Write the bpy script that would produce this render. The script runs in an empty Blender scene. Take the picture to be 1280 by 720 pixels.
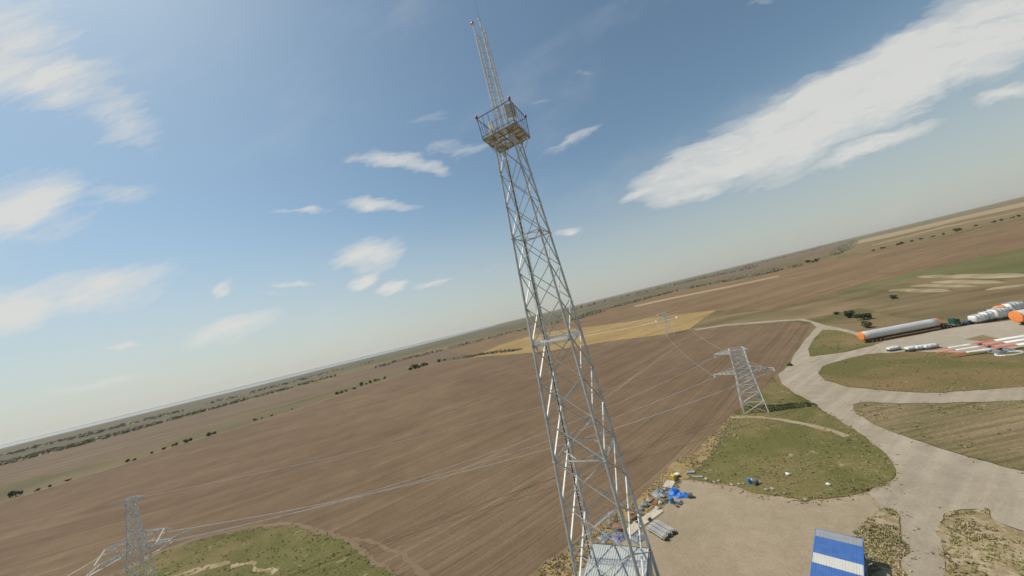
import bpy, bmesh, math, random
from mathutils import Vector, Matrix, noise, geometry
R = math.radians
PI = math.pi
random.seed(7)
sc = bpy.context.scene
col = sc.collection

# ------------------------------------------------------------------ camera geometry
PITCH, ROLL, F = 0.0941, 0.2385, 410.0
CAMZ = 40.0

def ray(px, py):
    u, v = px - 640, py - 360
    c, s = math.cos(ROLL), math.sin(ROLL)
    uu = u * c - v * s
    vv = u * s + v * c
    dx, dy, dz = uu / F, 1.0, -vv / F
    cp, sp = math.cos(PITCH), math.sin(PITCH)
    return Vector((dx, dy * cp - dz * sp, dy * sp + dz * cp))

HX = [(-300, 4), (0, 3.6), (40, 2.4), (80, .9), (150, 0), (320, -.6), (400, -.4), (560, -1.2), (640, -1.4), (790, -1.4), (960, -2.0), (1280, 2.3), (1600, 3)]

def hor_y(x):
    return 555.43 - (555.43 - 244.23) * x / 1280.0

def g(px, py, z=0.0):
    """a point of the survey: the place on the plane at height z"""
    for (a, b) in zip(HX[:-1], HX[1:]):
        if a[0] <= px <= b[0]:
            d = a[1] + (b[1] - a[1]) * (px - a[0]) / (b[0] - a[0])
            break
    else:
        d = 0
    dep = py - hor_y(px) - d
    w = max(0.0, min(1.0, 1 - dep / 80.0))
    py2 = py - d * w
    dep2 = max(py2 - hor_y(px), 0.9)
    r = ray(px, hor_y(px) + dep2)
    t = (CAMZ - z) / -r.z
    return Vector((r.x * t, r.y * t, z))

def fbm(x, y, s=1.0, seed=0.0):
    return noise.fractal(Vector((x * s + seed, y * s - seed, seed * 1.7)), 0.8, 2.0, 3)

# ------------------------------------------------------------------ materials
M = {}

def newmat(name):
    m = bpy.data.materials.new(name)
    m.use_nodes = True
    nt = m.node_tree
    b = nt.nodes['Principled BSDF']
    return m, nt, b

def node(nt, t, **k):
    n = nt.nodes.new(t)
    for a, b in k.items():
        setattr(n, a, b)
    return n

def solid(name, c, rough=0.7, metal=0.0, var=0.15, scale=3.0, bump=0.0, rust=None, dirt=0.0):
    """plain surface with uneven tone and a little wear"""
    m, nt, b = newmat(name)
    tc = node(nt, 'ShaderNodeTexCoord')
    n = node(nt, 'ShaderNodeTexNoise')
    n.inputs['Scale'].default_value = scale
    n.inputs['Detail'].default_value = 5
    nt.links.new(tc.outputs['Object'], n.inputs['Vector'])
    cr = node(nt, 'ShaderNodeValToRGB')
    nt.links.new(n.outputs['Fac'], cr.inputs['Fac'])
    lo = [x * (1 - var) for x in c]
    hi = [min(1, x * (1 + var)) for x in c]
    cr.color_ramp.elements[0].position = 0.3
    cr.color_ramp.elements[1].position = 0.7
    cr.color_ramp.elements[0].color = (*lo, 1)
    cr.color_ramp.elements[1].color = (*hi, 1)
    out = cr.outputs['Color']
    if rust:
        n2 = node(nt, 'ShaderNodeTexNoise')
        n2.inputs['Scale'].default_value = scale * 0.6
        n2.inputs['Detail'].default_value = 8
        nt.links.new(tc.outputs['Object'], n2.inputs['Vector'])
        r2 = node(nt, 'ShaderNodeValToRGB')
        r2.color_ramp.elements[0].position = 0.52
        r2.color_ramp.elements[1].position = 0.68
        nt.links.new(n2.outputs['Fac'], r2.inputs['Fac'])
        mx = node(nt, 'ShaderNodeMix', data_type='RGBA')
        nt.links.new(r2.outputs['Color'], mx.inputs[0])
        nt.links.new(out, mx.inputs[6])
        mx.inputs[7].default_value = (*rust, 1)
        out = mx.outputs[2]
    nt.links.new(out, b.inputs['Base Color'])
    b.inputs['Roughness'].default_value = rough
    b.inputs['Metallic'].default_value = metal
    if bump:
        bp = node(nt, 'ShaderNodeBump')
        bp.inputs['Strength'].default_value = bump
        bp.inputs['Distance'].default_value = 0.05
        nt.links.new(n.outputs['Fac'], bp.inputs['Height'])
        nt.links.new(bp.outputs['Normal'], b.inputs['Normal'])
    M[name] = m
    return m

def ramp(nt, src, stops):
    cr = node(nt, 'ShaderNodeValToRGB')
    e = cr.color_ramp.elements
    while len(e) < len(stops):
        e.new(0.5)
    for i, (p, c) in enumerate(stops):
        e[i].position = p
        e[i].color = (*c, 1) if len(c) == 3 else c
    nt.links.new(src, cr.inputs['Fac'])
    return cr.outputs['Color']

def pos_noise(nt, scale, detail=6, rough=0.6, sx=1.0, sy=1.0, rot=0.0, off=0.0, dist=0.0):
    ge = node(nt, 'ShaderNodeNewGeometry')
    mp = node(nt, 'ShaderNodeMapping')
    mp.inputs['Rotation'].default_value = (0, 0, rot)
    mp.inputs['Location'].default_value = (off, off * 0.7, off)
    mp2 = node(nt, 'ShaderNodeMapping')
    mp2.inputs['Scale'].default_value = (sx, sy, 1)
    nt.links.new(ge.outputs['Position'], mp.inputs['Vector'])
    nt.links.new(mp.outputs['Vector'], mp2.inputs['Vector'])
    n = node(nt, 'ShaderNodeTexNoise')
    n.inputs['Scale'].default_value = scale
    n.inputs['Detail'].default_value = detail
    n.inputs['Roughness'].default_value = rough
    n.inputs['Distortion'].default_value = dist
    nt.links.new(mp2.outputs['Vector'], n.inputs['Vector'])
    return n.outputs['Fac']

def mixc(nt, fac, a, b):
    mx = node(nt, 'ShaderNodeMix', data_type='RGBA')
    if isinstance(fac, float):
        mx.inputs[0].default_value = fac
    else:
        nt.links.new(fac, mx.inputs[0])
    for s, v in ((6, a), (7, b)):
        if isinstance(v, tuple):
            mx.inputs[s].default_value = (*v, 1)
        else:
            nt.links.new(v, mx.inputs[s])
    return mx.outputs[2]

def multc(nt, a, b, fac=1.0):
    mx = node(nt, 'ShaderNodeMix', data_type='RGBA', blend_type='MULTIPLY')
    mx.inputs[0].default_value = fac
    nt.links.new(a, mx.inputs[6])
    nt.links.new(b, mx.inputs[7])
    return mx.outputs[2]

def finish_ground(nt, b, c, height=None, bump=0.4, dist=0.1):
    nt.links.new(c, b.inputs['Base Color'])
    b.inputs['Roughness'].default_value = 0.95
    b.inputs['Specular IOR Level'].default_value = 0.1
    if height is not None:
        bp = node(nt, 'ShaderNodeBump')
        bp.inputs['Strength'].default_value = bump
        bp.inputs['Distance'].default_value = dist
        nt.links.new(height, bp.inputs['Height'])
        nt.links.new(bp.outputs['Normal'], b.inputs['Normal'])

def grassmat(name, green, dry, bare, greenness=0.5, bareness=0.3, patch=0.06, streak=None):
    m, nt, b = newmat(name)
    big = pos_noise(nt, patch, 6, 0.62, off=3.1, dist=0.6)
    mid = pos_noise(nt, 0.35, 8, 0.72, off=9.3, dist=0.3)
    fine = pos_noise(nt, 2.2, 6, 0.7, off=1.3)
    p = 0.62 - 0.3 * greenness
    c = mixc(nt, ramp(nt, big, [(p - 0.08, (0, 0, 0)), (p + 0.12, (1, 1, 1))]), dry, green)
    q = 0.66 - 0.2 * bareness
    c = mixc(nt, ramp(nt, mid, [(q, (0, 0, 0)), (q + 0.1, (0.85, 0.85, 0.85))]), c, bare)
    if streak:
        st = pos_noise(nt, 1.0, 5, 0.6, sx=streak[0], sy=streak[1], rot=streak[2], off=5)
        c = multc(nt, c, ramp(nt, st, [(0.35, (0.72, 0.7, 0.66)), (0.62, (1.2, 1.2, 1.2))]))
    c = multc(nt, c, ramp(nt, fine, [(0.3, (0.62, 0.62, 0.6)), (0.7, (1.3, 1.3, 1.28))]))
    md2 = pos_noise(nt, 0.012, 4, 0.6, off=7)
    c = multc(nt, c, ramp(nt, md2, [(0.35, (0.82, 0.82, 0.8)), (0.65, (1.12, 1.12, 1.12))]))
    finish_ground(nt, b, c, fine, 0.5, 0.25)
    M[name] = m

def dirtmat(name, base, dark, light, scale=0.05, streak=None, rut=0.5):
    m, nt, b = newmat(name)
    big = pos_noise(nt, scale, 6, 0.6, off=4, dist=0.5)
    fine = pos_noise(nt, 3.0, 7, 0.7, off=2)
    mid = pos_noise(nt, 0.4, 6, 0.65, off=8)
    c = ramp(nt, big, [(0.3, dark), (0.5, base), (0.7, light)])
    c = multc(nt, c, ramp(nt, mid, [(0.3, (0.90, 0.89, 0.88)), (0.7, (1.06, 1.06, 1.06))]))
    c = multc(nt, c, ramp(nt, fine, [(0.25, (0.82, 0.82, 0.8)), (0.75, (1.13, 1.13, 1.13))]))
    wt = pos_noise(nt, 0.09, 3, 0.5, off=14, dist=2.5)
    c = multc(nt, c, ramp(nt, wt, [(0.44, (1, 1, 1)), (0.485, (.94, .937, .93)), (0.52, (1.02, 1.02, 1.02)), (.56, (.95, .947, .94)), (0.6, (1, 1, 1))]))
    if streak:
        st = pos_noise(nt, 1.0, 4, 0.5, sx=streak[0], sy=streak[1], rot=streak[2], off=5)
        c = multc(nt, c, ramp(nt, st, [(0.4, (1 - .25 * rut,) * 3), (0.6, (1 + .12 * rut,) * 3)]))
    finish_ground(nt, b, c, fine, 0.25, 0.05)
    M[name] = m

def ploughmat(name, base, dark, light, curve=True, slope=0.3, amp=1.0, k=1.0):
    """tilled soil: rows follow a gently bending direction"""
    m, nt, b = newmat(name)
    ge = node(nt, 'ShaderNodeNewGeometry')
    sp = node(nt, 'ShaderNodeSeparateXYZ')
    nt.links.new(ge.outputs['Position'], sp.inputs[0])
    def mth(op, a, c=None, c2=None):
        n = node(nt, 'ShaderNodeMath', operation=op)
        for i, v in enumerate((a, c, c2)):
            if v is None:
                continue
            if isinstance(v, (int, float)):
                n.inputs[i].default_value = v
            else:
                nt.links.new(v, n.inputs[i])
        return n.outputs[0]
    x, y = sp.outputs[0], sp.outputs[1]
    if curve:
        # rows run nearly across the view at the left and swing away towards the right
        xc = mth('MINIMUM', mth('MAXIMUM', x, -190.0), 70.0)
        t = mth('ADD', xc, 190.0)
        h = mth('ADD', mth('MULTIPLY', t, 0.03), mth('MULTIPLY', mth('MULTIPLY', t, t), 0.0017))
        h = mth('ADD', h, mth('MULTIPLY', mth('SUBTRACT', mth('MAXIMUM', x, 70.0), 70.0), 0.914))
        h = mth('ADD', h, mth('MULTIPLY', mth('ADD', mth('MINIMUM', x, -190.0), 190.0), 0.03))
    else:
        h = mth('MULTIPLY', x, slope)
    wob = pos_noise(nt, 0.01, 2, 0.5, off=20)
    w = mth('ADD', mth('SUBTRACT', y, h), mth('MULTIPLY', wob, 9.0))
    cb = node(nt, 'ShaderNodeCombineXYZ')
    nt.links.new(mth('MULTIPLY', x, 0.016), cb.inputs[0])
    nt.links.new(w, cb.inputs[1])
    def rn(scale, detail, rough):
        n = node(nt, 'ShaderNodeTexNoise')
        n.inputs['Scale'].default_value = scale
        n.inputs['Detail'].default_value = detail
        n.inputs['Roughness'].default_value = rough
        nt.links.new(cb.outputs[0], n.inputs['Vector'])
        return n.outputs['Fac']
    r1 = rn(0.22 * k, 3, 0.6)
    r2 = rn(1.3 * k, 3, 0.75)
    r4 = rn(0.55 * k, 1, 0.5)
    r3 = rn(0.06 * k, 2, 0.5)
    big = pos_noise(nt, 0.011, 5, 0.6, off=11, dist=0.8)
    med = pos_noise(nt, 0.09, 6, 0.65, off=2, dist=0.5)
    fine = pos_noise(nt, 1.6, 6, 0.7, off=2)
    c = ramp(nt, big, [(0.3, dark), (0.5, base), (0.72, light)])
    a = amp
    c = multc(nt, c, ramp(nt, r1, [(0.36, (1 - .12 * a,) * 3), (0.64, (1 + .10 * a,) * 3)]))
    c = multc(nt, c, ramp(nt, r2, [(0.38, (1 - .26 * a,) * 3), (0.62, (1 + .22 * a,) * 3)]))
    c = multc(nt, c, ramp(nt, r4, [(0.40, (1 - .16 * a,) * 3), (0.47, (1,) * 3), (0.60, (1 + .02 * a,) * 3), (0.66, (1 + .2 * a,) * 3)]))
    c = multc(nt, c, ramp(nt, r3, [(0.38, (1 - .1 * a,) * 3), (0.62, (1 + .08 * a,) * 3)]))
    c = multc(nt, c, ramp(nt, med, [(0.3, (0.88, 0.88, 0.87)), (0.7, (1.12, 1.12, 1.13))]))
    c = multc(nt, c, ramp(nt, fine, [(0.3, (0.86, 0.86, 0.85)), (0.7, (1.14, 1.14, 1.14))]))
    finish_ground(nt, b, c, r2, 0.35, 0.25)
    M[name] = m

def ribmat(name, c1, c2, scale, axis=0, rough=0.5, metal=0.0):
    """ribbed sheet: narrow profile lines and dirt streaks"""
    m, nt, b = newmat(name)
    tc = node(nt, 'ShaderNodeTexCoord')
    w = node(nt, 'ShaderNodeTexWave', wave_type='BANDS', bands_direction='XYZ'[axis])
    w.inputs['Scale'].default_value = scale
    w.inputs['Distortion'].default_value = 0
    nt.links.new(tc.outputs['Object'], w.inputs['Vector'])
    n = node(nt, 'ShaderNodeTexNoise')
    n.inputs['Scale'].default_value = 1.2
    n.inputs['Detail'].default_value = 8
    nt.links.new(tc.outputs['Object'], n.inputs['Vector'])
    c = ramp(nt, n.outputs['Fac'], [(0.3, c1), (0.7, c2)])
    c = multc(nt, c, ramp(nt, w.outputs['Fac'], [(0.0, (0.8, 0.8, 0.8)), (0.25, (1, 1, 1))]))
    nt.links.new(c, b.inputs['Base Color'])
    b.inputs['Roughness'].default_value = rough
    b.inputs['Metallic'].default_value = metal
    bp = node(nt, 'ShaderNodeBump')
    bp.inputs['Strength'].default_value = 0.6
    bp.inputs['Distance'].default_value = 0.04
    nt.links.new(w.outputs['Fac'], bp.inputs['Height'])
    nt.links.new(bp.outputs['Normal'], b.inputs['Normal'])
    M[name] = m

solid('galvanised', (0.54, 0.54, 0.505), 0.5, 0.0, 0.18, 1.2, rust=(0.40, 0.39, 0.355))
solid('galvanised_bright', (0.78, 0.77, 0.73), 0.42, 0.0, 0.15, 2.0)  # paler steel; on the tower diagonals it stands in for sunlit bars
solid('steel_dark', (0.16, 0.16, 0.155), 0.6, 0.3, 0.2, 2.0)
solid('pylon_steel', (0.68, 0.67, 0.63), 0.5, 0.0, 0.2, 1.0)
solid('plate', (0.72, 0.74, 0.74), 0.6, 0.0, 0.18, 1.5, rust=(0.36, 0.33, 0.28))
solid('steel_beam', (0.34, 0.33, 0.31), 0.7, 0, 0.3, 1.0, rust=(0.2, 0.12, 0.08))
solid('rusty', (0.20, 0.13, 0.09), 0.85, 0.0, 0.3, 2.0)
solid('antenna_beige', (0.62, 0.58, 0.49), 0.5)
solid('lamp_red', (0.62, 0.09, 0.05), 0.35)
solid('white_paint', (0.72, 0.71, 0.67), 0.45, 0, 0.08, 0.8)
solid('dirty_white', (0.72, 0.71, 0.67), 0.6, 0, 0.22, 0.9, rust=(0.4, 0.37, 0.31))
solid('tower_grey', (0.55, 0.55, 0.53), 0.42, 0, 0.06, 0.3)
solid('cap_orange', (0.85, 0.27, 0.07), 0.6, 0, 0.15, 1.0)
solid('blade_red', (0.60, 0.14, 0.08), 0.5, 0, 0.15, 0.6)
solid('trailer_red', (0.12, 0.045, 0.035), 0.7, 0, 0.3, 1.0)
solid('truck_green', (0.02, 0.09, 0.06), 0.4, 0, 0.15, 1.0)
solid('rubber', (0.03, 0.03, 0.03), 0.9)
solid('glass_dark', (0.03, 0.04, 0.05), 0.12)
solid('car_blue', (0.05, 0.07, 0.12), 0.35)
solid('car_silver', (0.38, 0.38, 0.36), 0.35, 0.4)
solid('tarp_blue', (0.02, 0.16, 0.55), 0.5, 0, 0.2, 2.0)
solid('barrel_blue', (0.03, 0.20, 0.50), 0.4, 0, 0.15, 2.0)
solid('drum_orange', (0.42, 0.17, 0.05), 0.7, 0, 0.2, 3.0, rust=(0.16, 0.08, 0.04))
solid('concrete', (0.50, 0.44, 0.34), 0.9, 0, 0.15, 1.5, 0.3)
solid('concrete_grey', (0.33, 0.32, 0.29), 0.9, 0, 0.22, 1.5, 0.4)
solid('brick', (0.34, 0.15, 0.09), 0.9, 0, 0.3, 4.0, 0.4)
solid('wood', (0.35, 0.26, 0.16), 0.85, 0, 0.25, 4.0)
solid('sheet_violet', (0.22, 0.24, 0.34), 0.7, 0, 0.2, 2.0)
solid('sheet_grey', (0.27, 0.29, 0.31), 0.7, 0, 0.25, 2.0)
solid('pipe_grey', (0.33, 0.33, 0.31), 0.6, 0.0, 0.3, 1.5, rust=(0.20, 0.18, 0.15))
solid('yellow_box', (0.55, 0.38, 0.06), 0.6)
solid('glass_insulator', (0.45, 0.62, 0.56), 0.15)
solid('porcelain', (0.85, 0.80, 0.72), 0.3)
solid('porcelain_grey', (0.42, 0.42, 0.39), 0.4)
solid('wire', (0.68, 0.64, 0.58), 0.5, 0.3)
solid('leaf_mid', (0.16, 0.14, 0.088), 0.9, 0, 0.3, 0.05)
solid('leaf_dark', (0.062, 0.078, 0.030), 0.8, 0, 0.35, 0.8)
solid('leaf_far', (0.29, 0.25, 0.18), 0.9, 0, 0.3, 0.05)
solid('leaf_olive', (0.115, 0.110, 0.048), 0.85, 0, 0.35, 0.6)
solid('bark', (0.10, 0.07, 0.05), 0.9)
solid('tuft_green', (0.30, 0.28, 0.115), 0.9, 0, 0.3, 0.15)
solid('tuft_dry', (0.44, 0.36, 0.21), 0.9, 0, 0.3, 0.15)
solid('spoil', (0.30, 0.235, 0.14), 0.95, 0, 0.25, 0.08, 0.4, rust=(0.20, 0.18, 0.08))
ribmat('roof_sheet', (0.50, 0.52, 0.49), (0.60, 0.61, 0.58), 3.1, 0, 0.5)
ribmat('hut_wall', (0.42, 0.43, 0.41), (0.55, 0.55, 0.52), 3.3, 0, 0.5)
ribmat('roof_blue', (0.035, 0.135, 0.42), (0.055, 0.175, 0.50), 4.0, 1, 0.4)
ribmat('roof_cream', (0.66, 0.64, 0.57), (0.74, 0.72, 0.64), 4.0, 1, 0.4)
ribmat('roof_grey', (0.30, 0.32, 0.33), (0.38, 0.39, 0.40), 4.0, 1, 0.5)
ribmat('wall_navy', (0.06, 0.08, 0.16), (0.09, 0.12, 0.22), 3.0, 0, 0.5)

grassmat('ground_grass', (0.135, 0.120, 0.050), (0.225, 0.165, 0.090), (0.33, 0.25, 0.155), 0.35, 0.35, 0.03)
grassmat('verge_green', (0.135, 0.128, 0.045), (0.225, 0.175, 0.082), (0.42, 0.34, 0.22), 0.64, 0.34, 0.06)
grassmat('island_green', (0.155, 0.140, 0.055), (0.25, 0.175, 0.085), (0.36, 0.27, 0.16), 0.55, 0.15, 0.05)
grassmat('tuft_patch', (0.18, 0.15, 0.07), (0.31, 0.235, 0.13), (0.45, 0.365, 0.25), 0.22, 1.0, 0.10)
grassmat('stubble_strip', (0.150, 0.130, 0.060), (0.235, 0.180, 0.105), (0.33, 0.25, 0.15), 0.35, 0.3, 0.03, streak=(0.03, 0.8, R(4)))
grassmat('fallow', (0.150, 0.128, 0.070), (0.185, 0.145, 0.085), (0.25, 0.19, 0.12), 0.6, 0.1, 0.01)
grassmat('meadow', (0.150, 0.148, 0.062), (0.185, 0.165, 0.078), (0.23, 0.18, 0.10), 0.7, 0.05, 0.012)
grassmat('khaki', (0.185, 0.150, 0.080), (0.255, 0.185, 0.108), (0.33, 0.25, 0.15), 0.45, 0.25, 0.012, streak=(0.012, 0.05, R(20)))
grassmat('lowland', (0.125, 0.115, 0.070), (0.17, 0.140, 0.092), (0.20, 0.16, 0.11), 0.5, 0.1, 0.0016)
grassmat('margin', (0.150, 0.120, 0.048), (0.33, 0.235, 0.115), (0.40, 0.30, 0.17), 0.25, 0.35, 0.12)
dirtmat('road_dirt', (0.375, 0.318, 0.240), (0.345, 0.29, 0.215), (0.405, 0.345, 0.265), 0.05, streak=(0.03, 0.5, R(-28)), rut=0.4)
dirtmat('yard_dirt', (0.335, 0.270, 0.185), (0.30, 0.24, 0.165), (0.37, 0.30, 0.21), 0.045)
dirtmat('yard_gravel', (0.40, 0.345, 0.27), (0.36, 0.31, 0.24), (0.44, 0.38, 0.30), 0.03)
dirtmat('tan_soil', (0.36, 0.27, 0.165), (0.32, 0.24, 0.15), (0.40, 0.305, 0.19), 0.004)
dirtmat('track', (0.36, 0.28, 0.19), (0.30, 0.23, 0.15), (0.42, 0.34, 0.23), 0.08)
dirtmat('track_faint', (0.225, 0.165, 0.105), (0.195, 0.14, 0.09), (0.26, 0.19, 0.12), 0.08)
ploughmat('plough', (0.180, 0.123, 0.075), (0.155, 0.105, 0.064), (0.210, 0.146, 0.089), True, amp=0.58)
ploughmat('plough_far', (0.212, 0.140, 0.078), (0.185, 0.122, 0.070), (0.24, 0.160, 0.088), False, 0.35, 0.5, 0.3)
ploughmat('plough_far_b', (0.178, 0.128, 0.084), (0.155, 0.112, 0.075), (0.20, 0.143, 0.092), False, 0.1, 0.4, 0.12)
ploughmat('stubble', (0.335, 0.228, 0.098), (0.295, 0.20, 0.088), (0.37, 0.26, 0.115), False, 0.45, 0.35, 0.3)

m, nt, b = newmat('sea_water')
b.inputs['Base Color'].default_value = (0.24, 0.27, 0.28, 1)
b.inputs['Roughness'].default_value = 0.4
wv = pos_noise(nt, 0.02, 4, 0.6)
bp = node(nt, 'ShaderNodeBump')
bp.inputs['Strength'].default_value = 0.4
bp.inputs['Distance'].default_value = 4
nt.links.new(wv, bp.inputs['Height'])
nt.links.new(bp.outputs['Normal'], b.inputs['Normal'])
M['sea_water'] = m

# ------------------------------------------------------------------ object helpers
def tag(o, label=None, cat=None, group=None, kind=None):
    if label: o['label'] = label
    if cat: o['category'] = cat
    if group: o['group'] = group
    if kind: o['kind'] = kind
    return o

def empty(name, loc=(0, 0, 0), rz=0.0):
    o = bpy.data.objects.new(name, None)
    o.empty_display_size = 0.5
    o.location = loc
    o.rotation_euler = (0, 0, rz)
    col.objects.link(o)
    return o

class MB:
    """collects shapes and links them as one mesh object"""
    def __init__(s):
        s.v, s.f = [], []
    def add(s, vs, fs):
        n = len(s.v)
        s.v += [tuple(v) for v in vs]
        s.f += [tuple(i + n for i in f) for f in fs]
        return s
    def tube(s, a, b, r, n=6, r2=None, cap=True):
        a, b = Vector(a), Vector(b)
        r2 = r if r2 is None else r2
        d = b - a
        if d.length < 1e-6:
            return s
        d.normalize()
        u = d.orthogonal().normalized()
        w = d.cross(u)
        vs = []
        for p, rr in ((a, r), (b, r2)):
            for i in range(n):
                t = 2 * PI * i / n
                vs.append(p + u * math.cos(t) * rr + w * math.sin(t) * rr)
        fs = [(i, (i + 1) % n, n + (i + 1) % n, n + i) for i in range(n)]
        if cap:
            fs += [tuple(reversed(range(n))), tuple(range(n, 2 * n))]
        return s.add(vs, fs)
    def path(s, pts, r, n=5):
        for a, b in zip(pts[:-1], pts[1:]):
            s.tube(a, b, r, n, cap=False)
        return s
    def angle(s, a, b, w, up=(0, 0, 1), t=0.25):
        """L-section bar"""
        a, b = Vector(a), Vector(b)
        d = (b - a).normalized()
        u = d.cross(Vector(up))
        if u.length < 1e-4:
            u = d.orthogonal()
        u.normalize()
        v = u.cross(d)
        k = w * t
        prof = [(0, 0), (w, 0), (w, k), (k, k), (k, w), (0, w)]
        vs = [p + u * (x - w / 3) + v * (y - w / 3) for p in (a, b) for x, y in prof]
        fs = [(i, (i + 1) % 6, 6 + (i + 1) % 6, 6 + i) for i in range(6)] + [(5, 4, 3, 2, 1, 0), (6, 7, 8, 9, 10, 11)]
        return s.add(vs, fs)
    def box(s, c, size, rz=0.0, taper=1.0, rx=0.0, ry=0.0):
        c = Vector(c)
        mt = Matrix.Rotation(rz, 3, 'Z') @ Matrix.Rotation(ry, 3, 'Y') @ Matrix.Rotation(rx, 3, 'X')
        vs = []
        for z in (-0.5, 0.5):
            k = taper if z > 0 else 1
            for x, y in ((-.5, -.5), (.5, -.5), (.5, .5), (-.5, .5)):
                vs.append(c + mt @ Vector((x * size[0] * k, y * size[1] * k, z * size[2])))
        return s.add(vs, [(3, 2, 1, 0), (4, 5, 6, 7), (0, 1, 5, 4), (1, 2, 6, 5), (2, 3, 7, 6), (3, 0, 4, 7)])
    def loft(s, rings, cap=True):
        n = len(rings[0])
        vs = [p for r in rings for p in r]
        fs = []
        for k in range(len(rings) - 1):
            for i in range(n):
                j = (i + 1) % n
                fs.append((k * n + i, k * n + j, (k + 1) * n + j, (k + 1) * n + i))
        if cap:
            fs += [tuple(reversed(range(n))), tuple(range((len(rings) - 1) * n, len(rings) * n))]
        return s.add(vs, fs)
    def build(s, name, m, parent=None, loc=None, rz=0.0, smooth=False, bevel=0.0):
        me = bpy.data.meshes.new(name)
        me.from_pydata(s.v, [], s.f)
        me.update()
        me.materials.append(M[m] if isinstance(m, str) else m)
        o = bpy.data.objects.new(name, me)
        if smooth:
            me.polygons.foreach_set('use_smooth', [True] * len(me.polygons))
        col.objects.link(o)
        if parent: o.parent = parent
        if loc is not None: o.location = loc
        o.rotation_euler = (0, 0, rz)
        if bevel:
            md = o.modifiers.new('bevel', 'BEVEL')
            md.width = bevel
            md.segments = 2
        return o

def copy_tree(o, parent=None):
    c = o.copy()
    col.objects.link(c)
    c.parent = parent
    for ch in list(o.children):
        copy_tree(ch, c)
    return c

# ------------------------------------------------------------------ ground sheets
def chaikin(p, it=1):
    for _ in range(it):
        q = []
        for i in range(len(p)):
            a, b = p[i], p[(i + 1) % len(p)]
            q += [a * 0.75 + b * 0.25, a * 0.25 + b * 0.75]
        p = q
    return p

POLY = {}

def sheet(name, pts, z, mat, jit=0.25, smooth=0, world=False, step=None):
    P = [Vector((p[0], p[1], 0)) if world else g(*p) for p in pts]
    P = [Vector((p.x, p.y)) for p in P]
    if smooth:
        P = chaikin(P, smooth)
    Q = []
    for i in range(len(P)):
        a, b = P[i], P[(i + 1) % len(P)]
        d = (b - a).length
        dist = max(40.0, ((a + b) / 2).length)
        st = step or max(0.8, dist * 0.012)
        n = max(1, min(120, int(d / st)))
        for k in range(n):
            Q.append(a.lerp(b, k / n))
    out = []
    for q in Q:
        dist = q.length
        j = jit * max(1.0, dist / 110.0)
        s = 0.35 / max(1.0, dist / 110.0)
        out.append(Vector((q.x + j * 2.2 * fbm(q.x, q.y, s, 3.3), q.y + j * 2.2 * fbm(q.x, q.y, s, 8.1), z)))
    tris = geometry.tessellate_polygon([out])
    me = bpy.data.meshes.new(name)
    fs = []
    for t in tris:
        a, b, c = (out[i] for i in t)
        nz = (b - a).to_2d().cross((c - a).to_2d())
        fs.append(tuple(t) if nz > 0 else tuple(reversed(t)))
    me.from_pydata([tuple(v) for v in out], [], fs)
    me.materials.append(M[mat])
    o = bpy.data.objects.new(name, me)
    col.objects.link(o)
    o['kind'] = 'structure'
    POLY.setdefault(name, []).append([(v.x, v.y) for v in out])
    return o

FAR = 21000.0
gm = MB()
gm.add([(-FAR, -FAR, 0), (FAR, -FAR, 0), (FAR, FAR, 0), (-FAR, FAR, 0)], [(0, 1, 2, 3)])
tag(gm.build('ground', 'ground_grass'), kind='structure')

# distant plain, laid from far to near
sheet('lowland', [(-260, 640), (0, 583), (74, 564), (194, 531), (292, 504), (360, 486), (450, 459), (560, 430), (640, 411), (700, 397), (760, 381), (842, 358), (960, 325.5),
                  (1067, 299.5), (1280, 250.5), (1280, 248.5), (960, 322), (640, 400.5), (300, 485), (0, 563.5), (-260, 628)], 0.02, 'lowland', 0)
sheet('sea', [(-260, 631), (-100, 591), (0, 564.5), (40, 553.2), (80, 542), (150, 524), (240, 501.5), (320, 482.2), (400, 462), (480, 441.8), (560, 421.5), (620, 405.4), (620, 404.6), (560, 419.8), (480, 439.6), (400, 459.6), (320, 479.2), (240, 498.6), (150, 521), (80, 538.8), (40, 550), (0, 561), (-100, 586.5), (-260, 627)], 0.06, 'sea_water', 0)
# second field, beyond the hedge line, brown
sheet('ploughed_field', [(-260, 655), (0, 585), (74, 565.5), (194, 532.5), (292, 506), (360, 488), (417, 473), (473, 457), (530, 442), (600, 425), (625, 430), (590, 445), (553, 452), (513, 460), (450, 476), (383, 497), (300, 519), (194, 560), (78, 590), (0, 607), (-260, 668)], 0.04, 'plough_far_b', 0)
sheet('fallow_field', [(-260, 672), (0, 608), (78, 591), (194, 561), (300, 521), (383, 499), (450, 478), (513, 460), (553, 449), (590, 441), (590, 446), (553, 452.5), (513, 463.5), (480, 475), (423, 493.5), (360, 516), (300, 534), (272, 543), (229, 554.5), (163, 578.5), (93, 600), (23, 622), (0, 629), (-260, 690)], 0.08, 'fallow', 0)
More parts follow.
